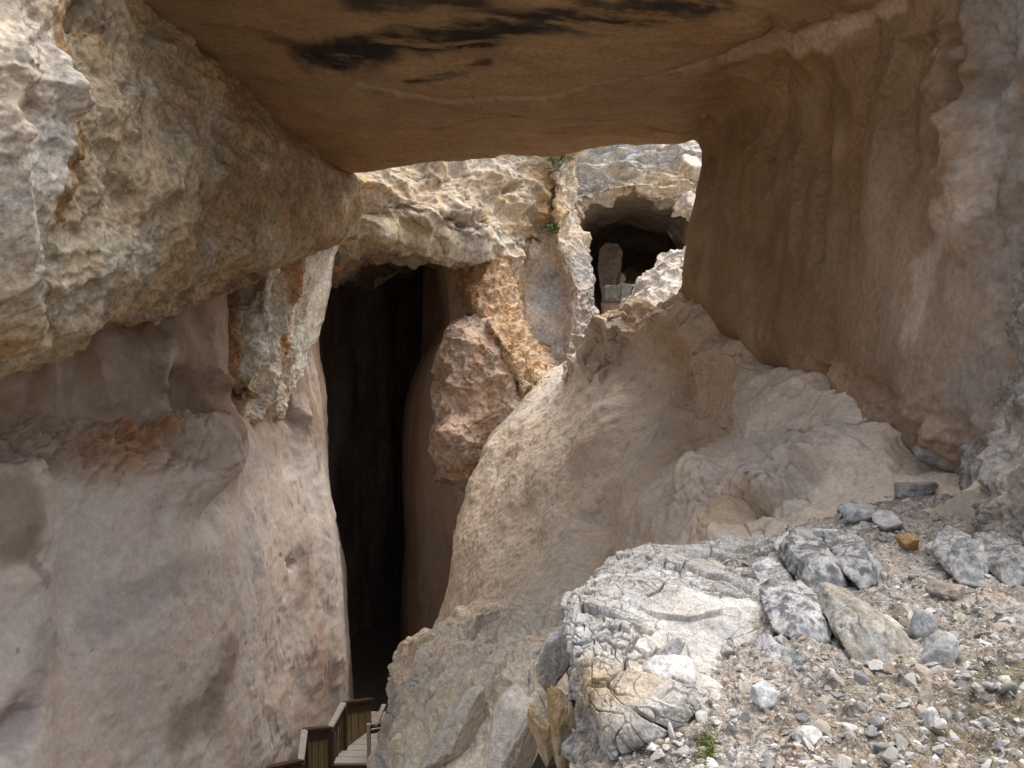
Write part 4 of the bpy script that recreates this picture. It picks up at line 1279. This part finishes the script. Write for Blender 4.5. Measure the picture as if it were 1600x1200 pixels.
# stones whose outline the photograph shows plainly: convex bodies through measured corners
def hull_stone(name, front, depth, col, label, seed, spots=None, cat="boulder", rough=.012, lean=(0, 0, 0), shrink=.8, rest=True):
    import bmesh
    dy = 0.0
    if rest:                                   # the lowest front corner sits on the bank
        lo = max(front, key=lambda p: p[1])
        dy = on(BANK, lo[0], lo[1])[0][1] - lo[2] + .09
    f = np.array([P(p[0], p[1], p[2] + dy) for p in front])
    c = f.mean(0)
    bk = c + (f - c) * shrink + np.array((0, depth, depth * .15)) + np.array(lean)
    wd = np.ptp(f[:, 0])
    pts = np.concatenate([f, bk, [c + np.array((-.04, -.22, .16)) * wd * (1 if rest else .6)], [c + np.array((.12, .0, .24)) * wd * (1 if rest else 0)]])
    cc = pts.mean(0)
    bm = bmesh.new()
    for p in pts - cc:
        bm.verts.new(p)
    bmesh.ops.convex_hull(bm, input=bm.verts)
    bm.normal_update()
    N = np.array([q.normal[:] for q in bm.faces])
    h = np.array([q.normal.dot(q.verts[0].co) for q in bm.faces])
    fl = np.sign(h)
    N, h = N * fl[:, None], np.abs(h)
    bm.free()
    D, F = ico(6)
    den = D @ N.T
    pl = np.where(den > 1e-3, h / np.maximum(den, 1e-3), 1e3)
    rad = pl.min(1)
    V = D * rad[:, None]
    sz = np.linalg.norm(V, axis=1).mean()
    wt = np.exp(-(pl / rad[:, None] - 1) * 14)
    n0 = wt @ N
    n0 /= np.linalg.norm(n0, axis=1, keepdims=True)
    V = V + n0 * (sz * (.26 * facets(V + seed, sz * .9, seed) + .10 * facets(V + seed, sz * .3, seed + 1) + .07 * fbm(V + seed, sz * .5, 7, .6, seed + 2)))[:, None]
    F1, F2, idh, off = worley(V + seed * 1.3, sz * 1.0, seed + 4, (1, 1, 1), .3)
    V = V - n0 * (sz * .16 * (1 - smooth(F2 - F1, 0, .05)) * (cellrand(idh, 1)[..., 0] > .4))[:, None]
    C = np.broadcast_to(np.array(col), V.shape).copy()
    if spots:
        m = smooth(fbm(V + seed, sz * .7, 6, .62, seed + 5), -.08, .12)[:, None]
        C = C * (1 - m) + np.array(spots) * m
    C = C * (1 + .35 * fbm(V + seed, sz * .25, 5, .65, seed + 6))[:, None]
    o = mesh_obj(name, V, [F], M_white, C, None, label=label, category=cat)
    o.location = tuple(cc)
    return o


hull_stone("boulder", [(1245, 912, 5.6), (1252, 880, 5.62), (1267, 860, 5.75), (1294, 851, 5.85), (1312, 880, 5.7), (1322, 915, 5.55), (1300, 935, 5.4), (1262, 932, 5.42), (1280, 890, 5.5)], .45,
           (.40, .40, .39), "large dark grey cracked boulder half buried at the top of the bank", 411, (.17, .17, .17))
hull_stone("boulder", [(1316, 878, 5.75), (1332, 862, 5.85), (1356, 848, 5.95), (1384, 893, 5.75), (1370, 915, 5.6), (1346, 925, 5.55), (1322, 900, 5.6)], .4,
           (.42, .42, .41), "dark grey boulder split in the middle, right of the largest boulder on the bank", 421, (.17, .17, .17))
hull_stone("boulder", [(1183, 908, 5.5), (1207, 893, 5.6), (1232, 890, 5.6), (1252, 905, 5.5), (1254, 932, 5.3), (1225, 936, 5.25), (1200, 926, 5.35)], .3,
           (.58, .57, .55), "low white boulder with grey spots left of the dark boulders", 431, (.30, .30, .30))
hull_stone("stone", [(1226, 880, 5.8), (1230, 862, 5.95), (1262, 842, 6.1), (1270, 856, 6.0), (1252, 880, 5.85), (1240, 905, 5.7)], .3,
           (.70, .69, .66), "flat white stone on the crest behind the dark boulders", 441, (.5, .5, .49), cat="stone")
hull_stone("boulder", [(1302, 936, 4.95), (1342, 946, 5.05), (1364, 992, 4.72), (1436, 1008, 4.75), (1422, 1027, 4.6), (1362, 1026, 4.55), (1338, 1045, 4.5), (1306, 992, 4.72)], .35,
           (.40, .39, .36), "tilted angular slab with a brown left face in the middle of the bank", 451, (.30, .27, .22))
hull_stone("boulder", [(1206, 952, 4.9), (1222, 940, 5.0), (1288, 938, 5.0), (1304, 985, 4.75), (1302, 1008, 4.6), (1270, 1010, 4.6), (1208, 990, 4.7)], .35,
           (.50, .50, .49), "mottled grey and white block right of the cracked white outcrop", 461, (.19, .19, .2))
hull_stone("boulder", [(1232, 1046, 4.4), (1262, 1038, 4.5), (1302, 1052, 4.4), (1326, 1088, 4.2), (1300, 1100, 4.1), (1258, 1098, 4.15)], .3,
           (.31, .32, .32), "flat dark grey block below the mottled block", 471, (.17, .18, .18))
hull_stone("stone", [(1188, 1060, 4.35), (1200, 1015, 4.5), (1222, 1012, 4.5), (1232, 1040, 4.4), (1222, 1072, 4.25), (1200, 1080, 4.2)], .22,
           (.46, .46, .47), "upright grey block between outcrop and flat dark block", 481, (.28, .28, .3), cat="stone")
hull_stone("boulder", [(1492, 895, 5.5), (1502, 858, 5.7), (1520, 842, 5.8), (1546, 850, 5.75), (1552, 885, 5.55), (1530, 920, 5.35), (1500, 915, 5.4)], .35,
           (.42, .42, .41), "grey boulder on the right side of the bank with white top", 491, (.25, .25, .25))
hull_stone("boulder", [(1550, 880, 5.5), (1560, 858, 5.6), (1605, 852, 5.6), (1640, 880, 5.4), (1620, 915, 5.2), (1575, 922, 5.25)], .35,
           (.37, .37, .36), "grey block at the right edge beside another boulder", 501, (.2, .2, .19))

# blocks of the outcrop and the tan plates below it
blocks = [
    (1065, 1068, 4.0, (.17, .14, .10), (.2, .3, .4), LW, (.52, .5, .48), "faceted grey white block at the front foot of the cracked outcrop"),
    (1000, 1140, 3.75, (.12, .13, .17), (.3, .45, .2), (.66, .63, .58), (.5, .47, .42), "tall white wedge standing at the lower front of the outcrop"),
    (1035, 1110, 3.72, (.10, .10, .08), (.3, .45, .9), (.70, .67, .62), (.56, .45, .3), "white block with tan corner leaning on the tall white wedge"),
    (985, 952, 4.72, (.085, .08, .085), (.1, .2, .4), (.56, .55, .54), LG, "squarish grey stone lodged in a crack of the outcrop"),
    (978, 1018, 4.25, (.075, .07, .09), (.3, .1, .4), (.60, .59, .57), LG, "grey stone wedged below the squarish one in the outcrop"),
    (985, 1046, 4.08, (.08, .06, .06), (.3, .1, .9), (.62, .61, .6), LG, "pale pointed stone in the middle of the outcrop front"),
    (1040, 1030, 4.1, (.06, .05, .11), (.3, .5, .2), (.60, .57, .55), LG, "narrow split stone beside the big unbroken face of the outcrop"),
    (875, 1030, 5.0, (.11, .08, .17), (.1, .25, .2), (.52, .48, .45), LG, "grey tongue shaped plate on the left flank of the outcrop"),
    (884, 1128, 4.55, (.085, .10, .28), (.1, -.12, .2), (.45, .32, .17), (.54, .46, .36), "tall tan plate standing against the left flank of the outcrop"),
    (848, 1142, 4.75, (.075, .10, .26), (.1, -.22, .1), (.52, .40, .24), (.60, .57, .53), "white rimmed tan plate left of the tallest one"),
    (910, 1175, 4.3, (.13, .12, .13), (.4, .2, .1), (.40, .37, .34), LG, "dark grey block under the tan plates"),
    (800, 1165, 6.6, (.22, .2, .5), (.1, .3, .2), (.54, .49, .43), (.60, .55, .48), "big smooth grey slab on the flank at the bottom centre"),
    (705, 1150, 8.2, (.22, .25, .5), (.1, .5, .2), (.57, .52, .45), (.50, .46, .41), "leaning grey slab on the flank left of the big smooth slab"),
]
for k, (px, py, Y, sz, rot, c, sp_, lab) in enumerate(blocks):
    stone("rock_block" if sz[2] < .3 else "rock_slab", P(px, py, Y + (.3 if k > 10 else .12 if k > 6 else .03)), sz, rot, 600 + k * 11, c, lab, cat="rock block" if sz[2] < .3 else "rock slab", planes=13, sub=5, rough=.055, spots=sp_)

# small stones of the bank: 240 single ones, the rest gravel
protos = []
for k in range(14):
    c = [(.56, .54, .50), (.44, .42, .39), (.34, .33, .32), (.50, .45, .38), (.40, .33, .26), (.66, .64, .61), (.30, .29, .29)][k % 7]
    V, F = shard((1, .75 + .2 * rng.random(), .35 + .3 * rng.random()), 800 + k, 8, 3, .012, .34)
    Cc = np.broadcast_to(np.array(c), V.shape) * (1 + .3 * fbm(V + k, .8, 4, .6, k))[:, None]
    protos.append((V, F, Cc))
r2 = np.random.default_rng(12)
cand = []
SP_, NN_ = BANK.S, None
qx, qy = proj(BANK.S)
ok = np.argwhere((qx > 960) & (qx < 1620) & (qy > 745) & (qy < 1215) & (BANK.S[..., 1] > 2.5) & (BANK.S[..., 1] < 8.4))
# equal share per unit of picture area
wts = 1 / (BANK.S[ok[:, 0], ok[:, 1], 1] ** 0.5)
pick = ok[r2.choice(len(ok), 18000, p=wts / wts.sum())]
nrm = BANK.n()
sizes = np.sort(.005 + .036 * r2.random(18000) ** 7)[::-1]
first = {}
gv, gf, gc, base = [], [], [], 0
LBL = ["pale limestone chip lying loose in the gravel of the bank", "grey limestone chip lying loose in the gravel of the bank", "dark grey chip lying loose in the gravel of the bank",
       "cream stone chip lying loose in the gravel of the bank", "brown stone chip lying loose in the gravel of the bank", "white stone chip lying loose in the gravel of the bank", "blackish stone chip lying loose in the gravel of the bank"]
for k in range(len(pick)):
    a, b = pick[k]
    p = BANK.S[a, b]
    n = Vector(nrm[a, b])
    sz = sizes[k]
    kind = int(r2.integers(14))
    R = n.to_track_quat('Z', 'Y').to_matrix() @ Euler((r2.normal() * .35, r2.normal() * .35, r2.random() * 6.3)).to_matrix()
    if k < 240:
        if kind not in first:
            V, F, Cc = protos[kind]
            o = mesh_obj("stone_chip", V, [F], M_white, Cc, smooth_on=False)
            first[kind] = o
        else:
            o = first[kind].copy()
            COL.objects.link(o)
        o.matrix_world = Matrix.Translation(Vector(p) + n * sz * .15) @ R.to_4x4() @ Matrix.Diagonal((sz, sz, sz, 1))
        tag(o, LBL[kind % 7], "stone", "loose stone chips on the bank, " + LBL[kind % 7].split(' ')[0])
    else:
        V0, F0 = ico(1)
        Dn = r2.normal(size=(7, 3))
        Dn /= np.linalg.norm(Dn, axis=1, keepdims=True)
        den = V0 @ Dn.T
        rad = np.minimum(np.where(den > .05, (.32 + .68 * r2.random(7)) / np.maximum(den, .05), 9).min(1), 1.2)
        V = (V0 * rad[:, None] * np.array((1, .8, .5)) * sz) @ np.array(R).T + p
        gv.append(V)
        gf.append(F0 + base)
        base += len(V0)
        gc.append(np.broadcast_to(np.array(protos[kind][2].mean(0)) * r2.uniform(.7, 1.15), V.shape))
mesh_obj("gravel", np.concatenate(gv), [np.concatenate(gf)], M_white, np.concatenate(gc), smooth_on=False, label="fine loose gravel over the bank", kind="stuff")

# loose stones on the beige slope crest and beside the far cave
crest = [(905, 560), (915, 548), (928, 540), (940, 525), (952, 515), (962, 505), (972, 492), (930, 570), (945, 560), (955, 545), (965, 530), (920, 590), (940, 585), (890, 575), (880, 590), (960, 560)]
V, F = shard((1, .8, .7), 901, 9, 4, .02, .36)
Cc = np.broadcast_to(np.array((.66, .59, .49)), V.shape) * (1 + .25 * fbm(V, .6, 4, .6, 9))[:, None]
proto = None
for k, (px, py) in enumerate(crest):
    p, n = on(SLOPE, px, py)
    if proto is None:
        o = proto = mesh_obj("rubble_block", V, [F], M_far, Cc)
    else:
        o = proto.copy()
        COL.objects.link(o)
    q = r2.uniform(.10, .24)
    o.matrix_world = Matrix.Translation(Vector(p)) @ Euler(tuple(r2.random(3) * 6)).to_matrix().to_4x4() @ Matrix.Diagonal((q * 1.2, q, q * .8, 1))
    tag(o, "cream block of rubble on the bright crest of the beige slope", "rock block", "rubble blocks on the slope crest")

hull_stone("standing_stone", [(937, 388, 34.4), (946, 379, 34.5), (966, 380, 34.5), (973, 394, 34.4), (969, 432, 34.2), (962, 460, 34.1), (938, 460, 34.1), (934, 420, 34.2)], .7,
           (.33, .265, .215), "upright brown stone pillar standing in the mouth of the far cave", 511, (.27, .21, .17), cat="standing stone", rest=False)
stone("rock_block", P(1078, 262, 17.5), (.22, .3, .26), (.3, .2, .1), 961, (.66, .60, .52), "pale block jutting at the right edge of the gap, upper of two", "rock block", mat=M_far)
stone("rock_block", P(1072, 318, 16.9), (.17, .3, .28), (.2, .5, .3), 962, (.68, .63, .56), "pale pointed block jutting at the right edge of the gap, lower of two", "rock block", mat=M_far)
stone("stone", P(969, 442, 33.2), (.2, .3, .42), (.05, .1, .2), 952, (.36, .31, .27), "small dark stone right of the standing stone in the far cave", "stone", planes=10, mat=M_far)


# masonry ledge in front of the far cave
def bevel_box(V, F, lo, hi, r_, seed):
    lo, hi = np.array(lo), np.array(hi)
    D, f = ico(5)
    q = np.sign(D) * np.abs(D) ** .45
    q = q / np.abs(q).max(1, keepdims=True)
    v = (lo + hi) / 2 + q * (hi - lo) / 2
    v = v + .12 * fbm(v, .4, 5, .6, seed)[:, None] * D
    F.append(f + sum(len(x) for x in V))
    V.append(v)


a, b = P(928, 500, 29.6), P(992, 457, 29.6)
V, F, Cs = [], [], []
zt = b[2]
zl = P(0, 479, 29.6)[2]
xs = [a[0], a[0] + .55, a[0] + .95, a[0] + 1.35]
for k in range(3):
    bevel_box(V, F, (xs[k] + .01, 29.3, zl + .02), (xs[k + 1] - .01, 30.4, zt + .05 * (k % 2)), 0, 970 + k)
    Cs.append(np.broadcast_to(np.array([(.20, .19, .17), (.27, .26, .24), (.22, .21, .19)][k]), V[-1].shape))
root = mesh_obj("stone_ledge", np.concatenate(V), [np.concatenate(F)], M_far, np.concatenate(Cs), label="low grey stone ledge at the threshold of the far cave", category="ledge")
V, F = [], []
bevel_box(V, F, (a[0], 29.45, zl - 3.0), (b[0] + .05, 30.4, zl), 0, 975)
mesh_obj("ledge_base", np.concatenate(V), [np.concatenate(F)], M_far, np.broadcast_to(np.array((.38, .30, .24)), V[0].shape), root)

# ================================================================== WOODEN STAIR AND RAILINGS
W_dark = plain_mat("dark_stained_wood", (.055, .03, .022), (.10, .06, .045), 8, .65, (6, 6, 1))
W_panel = plain_mat("olive_wood", (.17, .13, .06), (.24, .19, .09), 6, .75, (8, 8, .6))
W_pale = plain_mat("weathered_deck_wood", (.38, .34, .31), (.52, .47, .44), 5, .85, (.7, 8, 1))


def beam(a, b, w_, h_, up=(0, 0, 1)):
    a, b = np.array(a, float), np.array(b, float)
    d = b - a
    L_ = np.linalg.norm(d)
    d = d / L_
    up = np.array(up, float)
    if abs(d @ up) > .95:
        up = np.array((0, 1., 0))
    sx = np.cross(d, up)
    sx /= np.linalg.norm(sx)
    uz = np.cross(sx, d)
    e = min(w_, h_) * .1
    prof = [(-w_ / 2 + e, -h_ / 2), (w_ / 2 - e, -h_ / 2), (w_ / 2, -h_ / 2 + e), (w_ / 2, h_ / 2 - e), (w_ / 2 - e, h_ / 2), (-w_ / 2 + e, h_ / 2), (-w_ / 2, h_ / 2 - e), (-w_ / 2, -h_ / 2 + e)]
    V = [a + sx * p + uz * q for p, q in prof] + [b + sx * p + uz * q for p, q in prof]
    F4 = [[i, (i + 1) % 8, 8 + (i + 1) % 8, 8 + i] for i in range(8)]
    return np.array(V), F4, [list(range(7, -1, -1)), list(range(8, 16))]


def wood(name, beams, mat, parent=None, **t):
    me = bpy.data.meshes.new(name)
    V, F = [], []
    for v, f4, caps in beams:
        o_ = len(V)
        V += [tuple(x) for x in v]
        F += [[i + o_ for i in f] for f in f4 + caps]
    me.from_pydata(V, [], F)
    me.materials.append(mat)
    o = bpy.data.objects.new(name, me)
    COL.objects.link(o)
    if parent:
        o.parent = parent
    tag(o, **t)
    return o


def empty(name, loc, **t):
    o = bpy.data.objects.new(name, None)
    COL.objects.link(o)
    tag(o, **t)
    return o


A = P(537, 1100, 16.6)
B = P(516, 1138, 16.1)
Cn = P(476, 1142, 15.6)
Dn_ = P(470, 1190, 15.1)
E = P(398, 1206, 14.3)
A2 = P(580, 1094, 17.4)
zf = P(537, 1172, 16.6)[2]
rl = empty("railing", A, label="dark wooden railing with olive panels stepping down beside the pale wall", category="railing")


def dn(p, k):
    return np.array((p[0], p[1], p[2] - k))


for p, q in ((A2, A), (A, B), (B, Cn), (Cn, Dn_), (Dn_, E)):
    wood("handrail", [beam(dn(p, -.02), dn(q, -.02), .12, .05)], W_pale if (p is A or p is Cn) else W_dark, rl)
    wood("rail_board", [beam(dn(p, .11), dn(q, .11), .05, .19)], W_dark, rl)
for p, k in ((A, .96), (B, 1.1), (Cn, 1.2), (Dn_, 1.2), (E, 1.2)):
    wood("post", [beam(dn(p, k), dn(p, .02), .13, .13)], W_dark, rl)
for p, q, n in ((A2, A, 4), (B, Cn, 4), (Dn_, E, 6)):
    for i in range(n):
        x0 = p + (q - p) * ((i + .07) / n)
        x1 = p + (q - p) * ((i + .93) / n)
        m_ = (x0 + x1) / 2
        wood("panel_board", [beam(dn(m_, .98), dn(m_, .19), np.linalg.norm(x1 - x0), .025, up=tuple(np.cross((q - p) / np.linalg.norm(q - p), (0, 0, 1))))], W_panel, rl)
for p, q, n in ((A, B, 5), (Cn, Dn_, 4)):
    for i in range(n):
        x = p + (q - p) * ((i + .6) / (n + .2))
        wood("baluster", [beam(dn(x, .98), dn(x, .19), .035, .035)], W_panel, rl)

st = empty("wooden_stair", A, label="pale wooden landing and steps leading up into the tall cave", category="stair")
for i in range(9):                                           # landing boards running across the passage
    y0 = 16.15 + i * .26
    wood("landing_board", [beam((-3.42 + .02 * (i % 2), y0, zf), (-2.35, y0, zf), .245, .05)], W_pale, st)
for i in range(4):                                           # steps down toward the lower left
    y0 = 15.85 - i * .3
    wood("step", [beam((-3.75 - .08 * i, y0, zf - .02 - .17 * (i + 1)), (-2.45, y0, zf - .02 - .17 * (i + 1)), .32, .05)], W_pale, st)
wood("stringer", [beam((-3.5, 16.05, zf - .12), (-2.4, 16.05, zf - .12), .06, .2)], W_dark, st)
r_ = empty("railing", A, label="short pale railing post with dark rails, half hidden by the grey rock flank", category="railing")
p1 = P(576, 1131, 15.9)
wood("post", [beam(dn(p1, .75), dn(p1, 0), .07, .07)], W_pale, r_)
for k in (0.06, .16):
    wood("rail", [beam(dn(p1, k), dn(p1, k) + np.array((.7, .25, 0)), .05, .06)], W_dark, r_)
p2 = P(587, 1133, 15.9)
p3 = P(600, 1102, 16.5)
wood("handrail", [beam(p2, p3, .08, .05)], W_pale, r_)


# ================================================================== PLANTS
G1 = plain_mat("green_leaves", (.05, .085, .02), (.11, .15, .05), 9, .7)
G2 = plain_mat("dry_green_leaves", (.09, .12, .05), (.17, .19, .10), 9, .7)
G3 = plain_mat("moss", (.07, .09, .01), (.16, .19, .03), 40, .95)


def tuft(name, pts, n, ln, wd, mat, label, cat, seed, droop=.5, spread=1.0, group=None, rad=.1):
    r = np.random.default_rng(seed)
    V, F = [], []
    for k in range(n):
        p = np.array(pts[r.integers(len(pts))]) + r.normal(size=3) * rad
        d = np.array((r.normal() * spread, r.normal() * spread - .4, .6 + r.random()))
        d /= np.linalg.norm(d)
        L_ = ln * r.uniform(.5, 1.2)
        sd = np.cross(d, r.normal(size=3))
        sd /= np.linalg.norm(sd)
        o_ = len(V)
        for t_ in (0, .35, .7, 1):
            c = p + d * L_ * t_ + np.array((0, 0, -droop * L_ * t_ * t_))
            wk = wd * (1.0 - t_) ** .6 * (.4 + 1.8 * t_ if t_ < .35 else 1)
            V += [tuple(c - sd * wk), tuple(c + sd * wk)]
        for j in range(3):
            F.append([o_ + 2 * j, o_ + 2 * j + 1, o_ + 2 * j + 3, o_ + 2 * j + 2])
    me = bpy.data.meshes.new(name)
    me.from_pydata(V, [], F)
    me.materials.append(mat)
    o = bpy.data.objects.new(name, me)
    COL.objects.link(o)
    tag(o, label, cat, group)
    return o


tuft("fern", [P(872, 243, 20.6), P(866, 255, 20.3), P(878, 250, 20.8)], 160, .42, .03, G2, "green fern tuft hanging in the cleft under the bridge rim", "plant", 5, .7, rad=.12)
tuft("plant", [P(865, 358, 19.6)], 60, .25, .03, G1, "small green plant growing on the cliff left of the far cave", "plant", 6, .3, rad=.06)
tuft("plant", [on(SLOPE, 822, 606)[0], on(SLOPE, 838, 598)[0], on(SLOPE, 830, 602)[0]], 110, .15, .02, G2, "low green weeds on the bright crest of the slope", "plant", 7, .4, rad=.14)
tuft("plant", [on(SLOPE, 795, 632)[0], on(SLOPE, 785, 645)[0]], 70, .15, .02, G1, "dark green weeds at the left edge of the slope below the crest", "plant", 8, .6, rad=.12)
mp_ = [on(BANK, 1105 + random.gauss(0, 9), 1165 + random.gauss(0, 20))[0] for _ in range(60)]
tuft("moss", mp_, 3200, .009, .003, G3, "bright green moss patch on dark soil at the bottom of the bank", "moss", 9, .3, spread=1.2, rad=.012)
